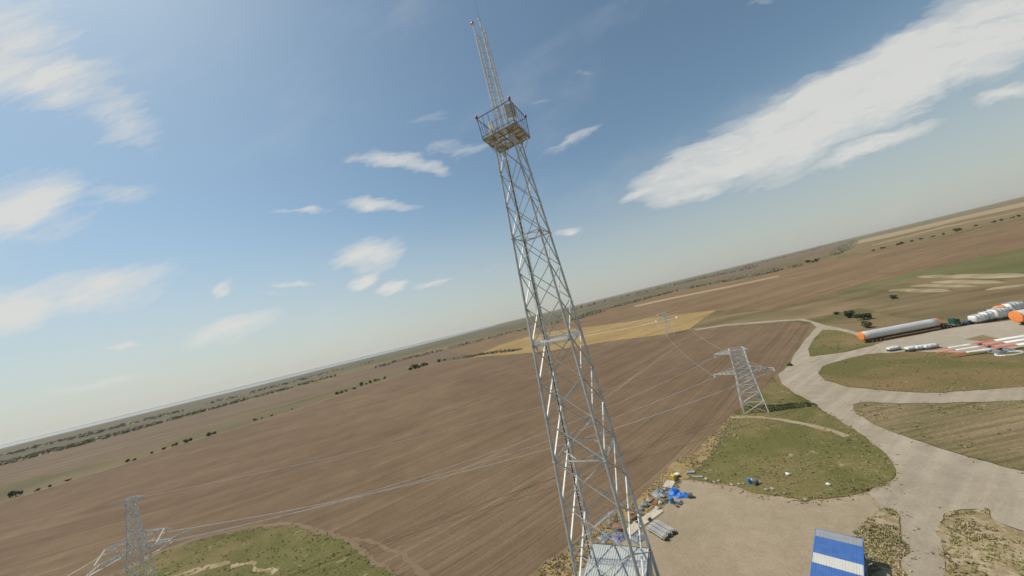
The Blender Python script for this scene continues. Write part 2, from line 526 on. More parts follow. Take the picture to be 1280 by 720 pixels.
# band between the yellow stubble and the shelter belt
sheet('brown_field', [(560, 438), (640, 417), (690, 405), (724, 398), (754, 388), (794, 377.5), (842, 363.5), (922, 348.5), (960, 341), (1007, 331), (1042, 323.5), (1085, 318), (1120, 309), (1195, 295), (1280, 277.5), (1400, 253),
                      (1400, 290), (1280, 310), (1200, 327), (1135, 342), (1075, 357), (1047, 364), (960, 387), (896, 388), (842, 394), (783, 403), (728, 410), (690, 414), (625, 431), (590, 444)], 0.05, 'plough_far', 0)
sheet('dry_grass_belt', [(560, 432), (630, 414), (690, 400), (724, 391), (794, 371), (842, 357), (922, 341), (1005, 323), (1005, 327), (922, 346), (842, 361.5), (794, 374.5), (754, 385.5), (724, 395), (640, 414.5), (560, 436)], 0.10, 'fallow', 0)
sheet('tan_strip_field', [(792, 381.2), (842, 370), (910, 356.5), (973, 343.2), (975, 344.8), (910, 358.6), (842, 372.4), (795, 382.6)], 0.12, 'tan_soil', 0)
sheet('khaki_field', [(1042, 321), (1067, 307), (1120, 297), (1200, 278), (1280, 261), (1400, 236), (1400, 250), (1280, 273), (1195, 291), (1120, 305), (1085, 314)], 0.09, 'khaki', 0)
sheet('tan_field', [(1067, 305.5), (1071, 300.5), (1120, 290), (1200, 272), (1280, 254.5), (1400, 229), (1400, 235), (1280, 260), (1200, 276.5), (1120, 295)], 0.13, 'tan_soil', 0)
sheet('tan_strip_field', [(1090, 306), (1180, 284), (1280, 265), (1280, 266), (1180, 285.6), (1090, 307)], 0.14, 'tan_soil', 0)
sheet('brown_field', [(930, 341), (1000, 324), (1060, 306), (1068, 300.5), (1020, 311), (960, 325), (900, 341), (860, 352)], 0.09, 'plough_far_b', 0)
sheet('stubble_field', [(590, 446), (633, 443), (690, 438), (734, 431), (771, 425), (832, 418), (862, 411), (880, 398), (896, 387), (842, 393), (783, 402), (728, 409), (690, 413), (660, 420), (625, 430.5)], 0.15, 'stubble', 0.05)
sheet('meadow', [(1047, 366), (1075, 357.5), (1135, 342.5), (1200, 327), (1280, 311), (1400, 286), (1400, 330), (1280, 341), (1180, 343), (1130, 350), (1090, 360)], 0.10, 'meadow', 0.1)
sheet('dry_pasture', [(1000, 388), (1060, 370), (1110, 366), (1200, 366), (1280, 358), (1400, 345), (1400, 372), (1280, 385), (1190, 400), (1120, 396), (1070, 384), (1020, 394)], 0.07, 'khaki', 0.1)
# main tilled field
sheet('ploughed_field', [(-500, 780), (-260, 694), (0, 629), (23, 621), (93, 599), (163, 577.5), (229, 553.5), (272, 542.5), (300, 533), (360, 515), (423, 493), (480, 475), (513, 463), (553, 452), (590, 447), (667, 440.5), (734, 430.5), (771, 424.5), (832, 417.5), (863, 411.5), (905, 407.5), (960, 404), (1000, 402.5), (1013, 408), (1010, 417), (998, 432), (988, 445), (972, 466), (957, 482), (928, 509), (914, 519), (898, 537), (877, 559), (840, 584), (799, 623), (740, 665), (700, 692), (670, 722), (640, 800), (480, 830), (300, 830), (-500, 1050)],
      0.030, 'plough', 0.35)
sheet('field_edge_track', [(0, 628.5), (23, 621), (93, 599), (163, 577.2), (229, 553.2), (272, 542.2), (300, 533.2), (360, 515), (423, 493), (480, 475), (513, 463), (553, 452), (590, 447), (590, 448), (553, 453), (513, 464.2), (480, 476.2), (423, 494.4), (360, 516.4), (300, 534.6), (272, 543.6), (229, 554.8), (163, 578.8), (93, 600.8), (23, 623), (0, 630.2)], 0.12, 'track_faint', 0)
sheet('field_margin', [(915, 518), (898, 536), (877, 558), (840, 583), (799, 622), (740, 664), (700, 691), (668, 722), (640, 790), (700, 800), (715, 722), (745, 692), (802, 660), (835, 628), (858, 602), (890, 572), (930, 534)], 0.045, 'margin', 0.5)
sheet('field_margin', [(863, 410), (905, 405), (1010, 399), (1075, 385), (1047, 368), (1000, 380), (950, 388), (896, 394), (872, 404)], 0.035, 'khaki', 0.2)
sheet('grass_verge', [(914, 521), (928, 510), (957, 483), (967, 472), (978, 484), (992, 493), (1027, 513), (1072, 542), (1100, 562), (1115, 579), (1120, 596), (1116, 606), (1085, 614), (1057, 619.5), (1008, 626), (953, 619), (900, 607), (878, 600.5), (858, 598), (872, 585), (892, 560), (905, 540)], 0.060, 'verge_green', 0.35)
sheet('grass_verge', [(192, 694), (239, 678), (297, 665), (350, 659), (377, 661.5), (399, 667), (435, 680), (462, 702), (488, 714), (520, 740), (470, 800), (160, 800), (150, 720)], 0.050, 'verge_green', 0.4, smooth=1)
sheet('bare_soil', [(205, 722), (232, 713), (262, 706.5), (290, 703), (318, 705), (345, 711), (352, 716), (322, 711), (290, 708), (262, 712), (236, 719), (212, 728)], 0.055, 'tuft_patch', 0.9, smooth=1)
sheet('footpath', [(150, 716), (196, 690), (240, 673.5), (297, 660), (350, 653), (380, 655.5), (410, 664), (440, 674), (468, 697), (495, 716), (486, 717), (460, 700), (434, 679.5), (400, 667.5), (378, 660), (350, 656), (297, 663), (240, 677), (198, 695), (156, 722)], 0.048, 'track_faint', 0.3)
sheet('footpath', [(440, 671), (468, 676), (500, 690), (530, 712), (560, 745), (548, 745), (520, 714), (494, 695), (466, 680.5), (440, 675)], 0.047, 'track_faint', 0.4)
sheet('footpath', [(754, 497.5), (800, 464), (851, 429.4), (853, 429.6), (803, 464.8), (758, 498.5)], 0.049, 'track_faint', 0.1)
# roads and yards
sheet('dirt_road', [(868, 411.5), (905, 405.6), (950, 402), (1005, 398.4), (1014, 401.5), (1030, 406), (1050, 410.5), (1072, 415), (1095, 421), (1100, 424), (1086, 424.5), (1068, 418.5), (1045, 412.8), (1029, 412.2), (1018, 423), (1012, 436), (1014, 446), (1035, 443.5), (1060, 439.5), (1090, 432.5), (1105, 428), (1106, 441), (1085, 443), (1060, 448), (1040, 454), (1029, 458), (1024, 467), (1032, 476), (1060, 484), (1095, 487.5), (1140, 491), (1180, 491), (1235, 487), (1280, 484), (1420, 472),
                    (1420, 489), (1280, 501), (1177, 504), (1122, 504.5), (1080, 502.5), (1068, 505), (1067, 512), (1072, 518), (1095, 532), (1135, 547), (1172, 560), (1210, 572), (1247, 582), (1280, 589), (1420, 625),
                    (1420, 705), (1280, 663), (1241, 652), (1238, 639), (1220, 636.5), (1200, 636.5), (1179, 643), (1176, 655), (1177.5, 679), (1183, 720), (1190, 790), (1132, 790), (1130, 720), (1130, 679), (1127, 649), (1122, 639), (1102, 633), (1085, 617), (1117, 606), (1121, 595), (1116, 577), (1100, 560), (1072, 540), (1027, 511), (992, 491), (978, 480), (973, 468), (986, 457), (992, 443), (1000, 434), (1012, 420), (1020, 409), (1012, 402.5), (1000, 400.4), (950, 404), (905, 407.4), (870, 412.8)],
      0.075, 'road_dirt', 0.16)
sheet('yard', [(1125, 600), (1085, 616), (1057, 621), (1008, 628), (997, 628), (953, 621), (939, 617.5), (904, 607), (878, 602.6), (854, 601), (840, 618), (830, 633), (806, 657), (790, 668), (745, 692), (722, 715), (700, 790), (700, 900), (1130, 860), (1128, 720), (1128, 679), (1126, 649), (1124, 636)], 0.070, 'yard_dirt', 0.25)
sheet('gravel_yard', [(1091, 429.5), (1130, 422), (1186, 411), (1214, 406.5), (1269, 400), (1280, 397.5), (1420, 372), (1420, 415), (1280, 434), (1246, 439), (1200, 441), (1171, 440.6), (1134, 439), (1121, 441), (1104, 442), (1098, 436)], 0.078, 'yard_gravel', 0.15)
sheet('grass_patch', [(1203, 424.5), (1229, 419), (1259, 425), (1240, 426), (1224, 427)], 0.085, 'khaki', 0.2)
sheet('grass_patch', [(1060, 760), (1068, 690), (1078, 656), (1088, 644), (1102, 638), (1122, 638.5), (1127, 649), (1130, 679), (1131, 720), (1132, 800), (1080, 840)], 0.085, 'tuft_patch', 0.45)
sheet('grass_patch', [(1179, 643), (1200, 636.5), (1220, 636.5), (1238, 639), (1242, 652), (1280, 663), (1420, 705), (1420, 800), (1190, 800), (1183, 720), (1177.5, 679), (1176, 655)], 0.085, 'tuft_patch', 0.4)
sheet('grass_island', [(1025, 467), (1029, 459), (1040, 454.5), (1060, 448.5), (1085, 443.5), (1106, 441.5), (1121, 441.5), (1134, 440), (1171, 441.5), (1200, 442), (1246, 440), (1280, 435), (1420, 416), (1420, 470), (1280, 484), (1235, 486.5), (1180, 490.5), (1140, 490.5), (1095, 487), (1060, 483.5), (1033, 475.5)], 0.090, 'island_green', 0.2)
sheet('grass_island', [(1029, 412.6), (1045, 413), (1068, 419), (1086, 425), (1104, 427.5), (1090, 432), (1060, 439), (1035, 443), (1015, 445.4), (1013, 436), (1019, 423)], 0.090, 'island_green', 0.15)
sheet('grass_strip', [(1068, 512), (1069, 505.5), (1080, 503), (1122, 505), (1177, 504.5), (1280, 501.5), (1420, 489.5), (1420, 625), (1280, 588.5), (1247, 581.5), (1210, 571.5), (1172, 559.5), (1135, 546.5), (1095, 531.5), (1073, 518)], 0.090, 'stubble_strip', 0.25)
sheet('footpath', [(912, 520.5), (935, 519.5), (957, 521), (990, 526), (1019, 531), (1045, 538), (1062, 545), (1058, 547), (1040, 540.5), (1015, 534), (985, 528.5), (957, 523.5), (935, 522), (914, 523.5)], 0.088, 'track', 0.25)
sheet('footpath', [(880, 604), (905, 607), (930, 611), (953, 619), (985, 624), (1003, 628), (960, 626), (925, 616), (900, 611)], 0.088, 'track', 0.5)

# low spoil ridges on the far right pasture
def ridge(a, b, w, h, label):
    A, B = g(*a), g(*b)
    d = (B - A); L = d.length; d.normalize(); n = Vector((-d.y, d.x, 0))
    mb = MB(); rings = []
    N = 26
    for i in range(N + 1):
        t = i / N
        c = A + d * L * t
        s = min(1.0, 6 * t, 6 * (1 - t)) + 0.02
        k = h * s * (0.8 + 0.5 * fbm(c.x, c.y, 0.08, 2))
        ww = w * (0.5 + 0.5 * s) * (0.9 + 0.3 * fbm(c.x, c.y, 0.05, 5))
        rings.append([c - n * ww + Vector((0, 0, -0.05)), c - n * ww * .45 + Vector((0, 0, k * .8)), c + Vector((0, 0, k)), c + n * ww * .45 + Vector((0, 0, k * .8)), c + n * ww + Vector((0, 0, -0.05))])
    mb.loft(rings)
    tag(mb.build('spoil_ridge', 'spoil', smooth=True), label, 'earth bank', 'spoil ridges on the far right pasture')
ridge((1115, 362), (1188, 364), 5, 1.0, 'lowest and leftmost tan spoil ridge on the far green pasture')
ridge((1141, 357), (1222, 358), 4, 0.9, 'tan spoil ridge just above the lowest one on the pasture')
ridge((1166, 352), (1257, 353), 5, 0.9, 'third tan spoil ridge up the pasture, longest of the four')
ridge((1148, 345.5), (1290, 344.5), 6, 0.8, 'topmost pale spoil ridge along the edge of the green meadow')
ridge((1232, 362), (1290, 356), 4, 0.8, 'short pale spoil ridge running out at the right edge of the photo')

# ------------------------------------------------------------------ the lattice tower
TX, TY = 4.50, 46.15
PSI = 3.477840569
ZREL_TOP = 25.24
def half(z):            # z above ground
    return 3.590 - 0.058966 * (z - CAMZ)
def corner(j, z, k=1.0, extra=0.0):
    a = half(z) * k + extra
    an = PSI + j * PI / 2
    return Vector((a * math.cos(an), a * math.sin(an), z))
S = 0.5128
U = [49.21, 39.9, 30.7, 21.47, 11.8, 2.1, -7.56, -17.5, -27.4, -37.28, -47.5, -57.8, -68.0, -78.0]
LV = [CAMZ + u * S for u in U]
LV[-1] = 0.0
tower = empty('lattice_tower', (TX, TY, 0))
tag(tower, 'tall grey steel lattice telecom tower with railed platform and slim mast on top', 'tower')
for j in range(4):
    mb = MB()
    for a, b in zip(LV[:-1], LV[1:]):
        r1, r2 = 0.13 + 0.0017 * (65 - a), 0.13 + 0.0017 * (65 - b)
        mb.tube(corner(j, a), corner(j, b), r1, 10, r2)
    for i, z in enumerate(LV[:-1]):
        p = corner(j, z); q = corner(j, z - 0.10)
        k = 0.27 if i % 3 == 0 else 0.19
        mb.tube(p, q, k, 10)
    if j == 3:      # step bolts up the far leg
        z = 2.0
        while z < 64:
            p = corner(j, z)
            mb.tube(p, p + Vector((0.3, -0.1, 0)), 0.025, 4)
            z += 0.8
    mb.build('leg', 'galvanised', tower)
    fb = MB()
    fb.box(corner(j, 0.25), (0.9, 0.9, 0.5), PSI)
    fb.build('footing', 'concrete', tower)
for j in range(4):
    k = (j + 1) % 4
    for i, (a, b) in enumerate(zip(LV[:-1], LV[1:])):
        mb = MB()
        w = 0.085 + 0.0009 * (65 - a)
        out = (corner(j, a) + corner(k, a)); out.z = 0; out.normalize()
        o1 = out * 0.06
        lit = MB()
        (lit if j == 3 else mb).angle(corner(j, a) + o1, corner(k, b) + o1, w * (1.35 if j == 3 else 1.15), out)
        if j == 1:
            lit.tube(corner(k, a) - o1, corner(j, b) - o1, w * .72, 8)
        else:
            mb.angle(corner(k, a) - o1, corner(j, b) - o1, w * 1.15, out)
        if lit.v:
            lit.build('sunlit_brace', 'galvanised_bright', tower)  # sunlight on these diagonals is put into the paler steel colour
        c = (corner(j, a) + corner(k, b) + corner(k, a) + corner(j, b)) / 4
        # node plates where the bars meet the legs
        for p in (corner(j, a), corner(k, a)):
            d = (c - p).normalized()
            mb.tube(p, p + d * 0.5, 0.10, 4)
        mb.build('cross_brace', m='galvanised', parent=tower)
for i in (3, 6, 9, 12):
    z = LV[i]
    mb = MB()
    r = 0.13 if i == 6 else 0.075
    for j in range(4):
        k = (j + 1) % 4
        A, B = corner(j, z), corner(k, z)
        mb.angle(A, B, r * 1.8)
        if i == 6:
            dz = Vector((0, 0, -0.42))
            mb.angle(A + dz, B + dz, 0.16)
            for t in range(8):
                p = A.lerp(B, t / 8); q = A.lerp(B, (t + 0.5) / 8) + dz; s = A.lerp(B, (t + 1) / 8)
                mb.tube(p, q, 0.03, 4); mb.tube(q, s, 0.03, 4)
        mb.angle((A + B) / 2, (B + corner((j + 2) % 4, z)) / 2, r)
    mb.build('ring_frame', 'galvanised_bright' if i == 6 else 'galvanised', tower)
# ladder with a safety cage between the left and the far leg, cables beside it
def lad(z, off=0.0):
    A, B = corner(0, z), corner(3, z)
    c = A.lerp(B, 0.56 + off)
    inn = -c.copy(); inn.z = 0; inn.normalize()
    return c + inn * 0.45
tdir = (corner(3, 10) - corner(0, 10)).normalized()
lb = MB(); cb_ = MB()
zs = [0.3 + 0.5 * i for i in range(129)]
for z1, z2 in zip(zs[:-1], zs[1:]):
    for s in (-0.24, 0.24):
        lb.tube(lad(z1) + tdir * s, lad(z2) + tdir * s, 0.03, 4, cap=False)
    lb.tube(lad(z1) + tdir * -0.24, lad(z1) + tdir * 0.24, 0.022, 4)
lb.build('ladder', 'galvanised', tower)
inn = -lad(20); inn.z = 0; inn.normalize()
def hoop(z):
    c = lad(z)
    return [c + tdir * 0.38 * math.cos(PI * i / 8) + inn * (0.75 * math.sin(PI * i / 8)) for i in range(9)]
z = 3.0
hp = None
while z < 64:
    h = hoop(z)
    cb_.path(h, 0.022, 4)
    if hp:
        for i in (1, 4, 7):
            cb_.tube(hp[i], h[i], 0.016, 4, cap=False)
    hp = h
    z += 1.3
cb_.build('ladder_cage', 'galvanised_bright', tower)
for s in (0.50, 0.60, 0.70):
    fb = MB()
    fb.path([lad(z) + tdir * s for z in zs[::6]], 0.035, 5)
    fb.build('feeder_cable', 'rubber', tower)
# small boxes on the body
mb = MB(); p = corner(0, 5.3) * 1.0
mb.tube(p + Vector((-.35, -.1, -.1)), p + Vector((-.35, -.1, .55)), 0.3, 12)
mb.tube(p + Vector((-.35, -.1, .55)), p + Vector((-.35, -.1, .62)), 0.34, 12)
mb.build('junction_box', 'white_paint', tower)
mb = MB(); p = (corner(1, 34.3) + corner(2, 34.3)) / 2 * 0.35
mb.box(p, (0.28, 0.2, 1.1), PSI); mb.tube(p + Vector((0, 0, .55)), p + Vector((0, 0, 1.6)), 0.03, 6)
mb.build('antenna', 'antenna_beige', tower)
ant = MB()
ant.tube((0, 0, LV[6]), (p.x, p.y, LV[6]), 0.04, 5)
ant.build('antenna_bracket', 'galvanised', tower)

# platform
PZ = CAMZ + 26.15
RZ = CAMZ + 29.3
HP = 2.62
yaw = PSI + PI / 4            # side direction
ex = Vector((math.cos(PSI + 3 * PI / 4 + PI), math.sin(PSI + 3 * PI / 4 + PI), 0))
ex = (corner(1, 60) - corner(0, 60)); ex.z = 0; ex.normalize()
ey = Vector((-ex.y, ex.x, 0))
def pp(x, y, z):
    return ex * x + ey * y + Vector((0, 0, z))
rza = math.atan2(ex.y, ex.x)
fl = MB()
for (x, y, sx, sy) in ((-1.0, -1.95, 3.1, 1.2), (1.62, -1.6, 1.95, 1.9), (1.9, 0.85, 1.4, 2.8), (-2.1, 0.3, 0.95, 2.9), (0.15, 2.1, 2.9, 0.95), (-1.9, 2.2, 1.0, 0.7)):
    for q in (-.25, .25):
        fl.box(pp(x + (q * sx if sx > sy else 0), y + (q * sy if sy >= sx else 0), PZ - .06), (sx * (.47 if sx > sy else 1), sy * (.47 if sy >= sx else 1), 0.08), rza)
    fl.box(pp(x, y, PZ + .06), (sx, sy, 0.06), rza)
fl.build('floor_plate', 'plate', tower)
bm_ = MB()
for t in (-1, 1):
    for (a, b_) in ((pp(-HP, t * HP, PZ - .12), pp(HP, t * HP, PZ - .12)), (pp(t * HP, -HP, PZ - .12), pp(t * HP, HP, PZ - .12))):
        bm_.tube(a, b_, 0.11, 4)
for t in (-1.2, 0, 1.2):
    bm_.tube(pp(-HP, t, PZ - .16), pp(HP, t, PZ - .16), 0.09, 4)
    bm_.tube(pp(t, -HP, PZ - .2), pp(t, HP, PZ - .2), 0.09, 4)
bm_.build('floor_beam', 'steel_beam', tower)
for j in range(4):
    tr = MB()
    p = corner(j, LV[0]); q = corner(j, LV[0]) * 1.0; q.z = PZ - 0.2
    tr.tube(p, q, 0.13, 8)
    q2 = p * 1.65; q2.z = PZ - .2
    p3 = corner(j, LV[0] - 1.4)
    tr.tube(q, q2, 0.05, 5)
    tr.tube(p3, q2, 0.05, 5)
    tr.build('platform_strut', 'galvanised', tower)
HR = 2.75
cs = [(-1, -1), (1, -1), (1, 1), (-1, 1)]
for i in range(4):
    a, b_ = cs[i], cs[(i + 1) % 4]
    mb = MB()
    A0, B0 = pp(a[0] * HP, a[1] * HP, PZ), pp(b_[0] * HP, b_[1] * HP, PZ)
    A1, B1 = pp(a[0] * HR, a[1] * HR, RZ), pp(b_[0] * HR, b_[1] * HR, RZ)
    mb.tube(A1, B1, 0.065, 6)
    mb.tube(A0, A1, 0.06, 6)
    for t in (0.17, 0.33, 0.5, 0.67, 0.83):
        mb.tube(A0.lerp(B0, t), A1.lerp(B1, t), 0.035, 5)
    mb.tube(A0.lerp(A1, .1), B0.lerp(B1, .1), 0.045, 5)
    mb.tube(A0.lerp(A1, .5), B0.lerp(B1, .5), 0.022, 5)
    mb.build('railing', 'steel_dark', tower)
def lampbox(p, s=1.0):
    b1 = MB()
    b1.tube(p, p + Vector((0, 0, .12 * s)), .16 * s, 8)
    o = b1.build('warning_light', 'steel_dark', tower)
    b2 = MB()
    rings = []
    for k, (r, h) in enumerate(((.21, .12), (.24, .22), (.23, .42), (.17, .52), (.06, .58))):
        rings.append([p + Vector((r * s * math.cos(t * PI / 5), r * s * math.sin(t * PI / 5), h * s)) for t in range(10)])
    b2.loft(rings)
    b2.build('lens', 'lamp_red', o, smooth=True)
for a in cs:
    lampbox(pp(a[0] * HR, a[1] * HR, RZ + .02), .85)
mb = MB(); mb.box(pp(2.15, -1.75, RZ - .9), (1.5, 0.5, 2.0), rza + .5, 0.9); mb.box(pp(2.15, -1.75, RZ + .15), (1.2, .4, .12), rza + .5)
mb.build('antenna_panel', 'antenna_beige', tower, bevel=0.08)
mb = MB(); mb.box(pp(-1.4, -1.4, RZ - 1.2), (0.8, 0.35, 1.2), rza - .3); mb.tube(pp(-1.4, -1.2, PZ), pp(-1.4, -1.2, RZ + .2), .05, 6)
mb.build('antenna_panel', 'antenna_beige', tower, bevel=0.05)
for (x, y, hh) in ((1.4, .9, 1.3), (.2, 1.9, 1.0), (-1.8, 1.5, 1.5)):
    mb = MB(); mb.box(pp(x, y, PZ + hh / 2 + .1), (.8, .55, hh), rza); mb.box(pp(x, y, PZ + hh + .14), (.9, .65, .06), rza)
    mb.build('equipment_cabinet', 'plate', tower)
mb = MB()
for (x, y, sx, sy) in ((-.55, -.6, .7, .5), (.5, .45, .9, .4), (-.6, .7, .5, .8), (.75, -.5, .35, .7)):
    mb.box(pp(x, y, PZ - .3), (sx, sy, .14), rza)
mb.build('floor_grating', 'galvanised', tower)
mb = MB(); mb.box(pp(-1.9, -0.6, PZ + 0.9), (0.7, 0.7, 1.7), rza)
mb.build('equipment_cabinet', 'plate', tower, bevel=0.03)
mb = MB()
mb.path([pp(-.9 + .25 * math.cos(t / 3.), -1.2 + .02 * t, PZ + 1.0 + .55 * math.sin(t / 2.5)) for t in range(14)], .035, 5)
mb.build('cable_loop', 'rubber', tower)
# slim mast of four poles on the platform
MT = CAMZ + 44.0
W0 = 0.62
for (sx, sy), top in zip(cs, (MT + .75, MT + .9, MT - .35, MT - .55)):
    mb = MB()
    mb.tube(pp(sx * W0 * 1.1, sy * W0 * 1.1, PZ), pp(sx * W0 * .95, sy * W0 * .95, top), 0.12, 8, 0.11)
    for z in (PZ + .2, PZ + 5.0, PZ + 10.6, top - .1):
        t = (z - PZ) / (MT - PZ)
        w = W0 * (1.1 - .15 * t)
        mb.tube(pp(sx * w, sy * w, z), pp(sx * w, sy * w, z + .3), 0.19, 8)
    mb.build('mast_pole', 'galvanised_bright', tower)
for a, b_ in ((0, 3), (1, 2), (0, 1), (2, 3)):
    mb = MB(); n = 26
    A, B = cs[a], cs[b_]
    rr = 0.015
    for i in range(n):
        z1 = PZ + (MT - .6 - PZ) * i / n; z2 = PZ + (MT - .6 - PZ) * (i + 1) / n
        P, Q = (A, B) if i % 2 else (B, A)
        mb.tube(pp(P[0] * W0, P[1] * W0, z1), pp(Q[0] * W0, Q[1] * W0, z2), rr, 4)
        mb.tube(pp(A[0] * W0, A[1] * W0, z1), pp(B[0] * W0, B[1] * W0, z1), rr, 4)
    mb.build('mast_lattice', 'galvanised', tower)
lampbox(pp(-W0, -W0, MT + .75), .95)
mb = MB(); mb.tube(pp(W0, -W0, MT), pp(W0, -W0, MT + 9), .035, 6, .012)
mb.build('whip_antenna', 'pipe_grey', tower)

# ------------------------------------------------------------------ hut between the tower legs
hut = empty('equipment_hut', (TX, TY, 0), rza)
tag(hut, 'square hut with pale grey ribbed sheet roof standing between the tower legs', 'hut')
HH = CAMZ - 67 * S
h = 3.88
mb = MB()
mb.box((0, 0, (HH - .12) / 2), (2 * h - .4, 2 * h - .4, HH - .12))
mb.build('wall', 'hut_wall', hut)
mb = MB(); N = 12
for i in range(N):
    x = -h + 2 * h * (i + .5) / N
    mb.box((x, 0.0, HH), (2 * h / N - .03, 2 * h, .07), 0, 1, R(0.0), R(1.3 if i % 2 else -1.3))
for i in range(2 * N + 1):
    x = -h + 2 * h * i / (2 * N)
    mb.box((x, 0.0, HH + .055), (0.05, 2 * h - .02, .06))
mb.build('roof', 'roof_sheet', hut)
mb = MB()
for s in (-1, 1):
    mb.box((0, s * (h + .04), HH - .08), (2 * h + .1, .06, .22))
    mb.box((s * (h + .04), 0, HH - .08), (.06, 2 * h - .04, .22))
mb.build('roof_edge', 'steel_dark', hut)
mb = MB(); mb.box((1.2, -(h - .2) - .03, 1.05), (.95, .06, 2.1))
d = mb.build('door', 'sheet_grey', hut)
mb = MB(); mb.box((1.55, -(h - .2) - .09, 1.05), (.05, .08, .2)); mb.build('handle', 'steel_dark', d)

# ------------------------------------------------------------------ building with blue and white roof
BH = 3.1
c0 = g(1020, 661, BH); c1 = g(1078, 674, BH)
wd = (c1 - c0); W = wd.length; wd.normalize()
ln = Vector((wd.y, -wd.x, 0))           # towards the camera side
if ln.y > 0: ln = -ln
rzb = math.atan2(wd.y, wd.x)
Lb = 11.0
cen = c0 + wd * W / 2 + ln * Lb / 2
bld = empty('roadside_shed', (cen.x, cen.y, 0), rzb)
tag(bld, 'small shed with roof in grey, blue and white stripes on the dirt yard', 'building')
# local x across, local y = -ln direction
mb = MB(); mb.box((0, 0, BH / 2 - .08), (W - .5, Lb - .5, BH - .17))
mb.build('wall', 'wall_navy', bld)
sy_ = [(g(px, py, BH) - c0).dot(ln) for px, py in ((1017.6, 669), (1013, 689), (1011, 701))]
wgrey, wblue, wwhite = sy_[0], sy_[1] - sy_[0], sy_[2] - sy_[1]
SW = [(wgrey, 'roof_grey'), (wblue, 'roof_blue'), (wwhite, 'roof_cream'), (wblue * 1.5, 'roof_blue')]
rest = Lb - sum(q[0] for q in SW)
SW.append((rest, 'roof_cream'))
print('stripes', SW)
y = Lb / 2
for ww, mt in SW:
    mb = MB()
    n = 10
    for i in range(n):
        x0 = -W / 2 + W * i / n
        mb.box((x0 + W / n / 2, y - ww / 2, BH - .03 + .004 * (i % 2)), (W / n + .006, ww - .012, .05))
    for i in range(19):
        mb.box((-W / 2 + W * (i + .5) / 19, y - ww / 2, BH + .006), (.04, ww - .014, .016))
    o = mb.build('roof', mt, bld)
    tag(o, {'roof_grey': 'grey roof strip', 'roof_blue': 'blue roof stripe', 'roof_cream': 'white roof stripe'}[mt])
    y -= ww
mb = MB()
mb.box((W / 2 + .02, 0, BH - .1), (.06, Lb, .2)); mb.box((-W / 2 - .02, 0, BH - .1), (.06, Lb, .2))
mb.box((0, Lb / 2 + .03, BH - .1), (W + .1, .06, .2))
mb.build('fascia', 'tarp_blue', bld)
for yy in (3.9, 1.8, -.3, -2.4):
    mb = MB(); mb.box((W / 2 - .1, yy, BH / 2 - .1), (.14, .14, BH - .2)); mb.box((W / 2 + .35, yy, BH - .5), (.9, .08, .08), 0, 1, 0, R(-38))
    mb.build('post', 'pipe_grey', bld)
mb = MB(); mb.box((W / 2 - .22, 2.8, 1.6), (.06, 1.1, 1.0)); wn = mb.build('window', 'glass_dark', bld)
mb = MB()
for a_, b__ in (((0, .55), (.08, 1.2)), ((0, -.55), (.08, 1.2))):
    mb.box((W / 2 - .2, 2.8, 1.6 + a_[1]), (.08, 1.25, .08))
    mb.box((W / 2 - .2, 2.8 + a_[1] * 1.08, 1.6), (.08, .08, 1.2))
mb.build('frame', 'white_paint', wn)
# crate leaning by the shed
sp_ = bld.matrix_basis @ Vector((W / 2 + 1.2, 3.4, 0))
mb = MB(); mb.box((0, 0, .3), (.9, .7, .6), 0.4)
for i in range(4): mb.box((0, 0, .08 + .16 * i), (.96, .76, .05), .4)
o = mb.build('crate', 'wood', loc=(sp_.x, sp_.y, .09)); tag(o, 'small wooden crate in the shade beside the striped shed', 'crate')

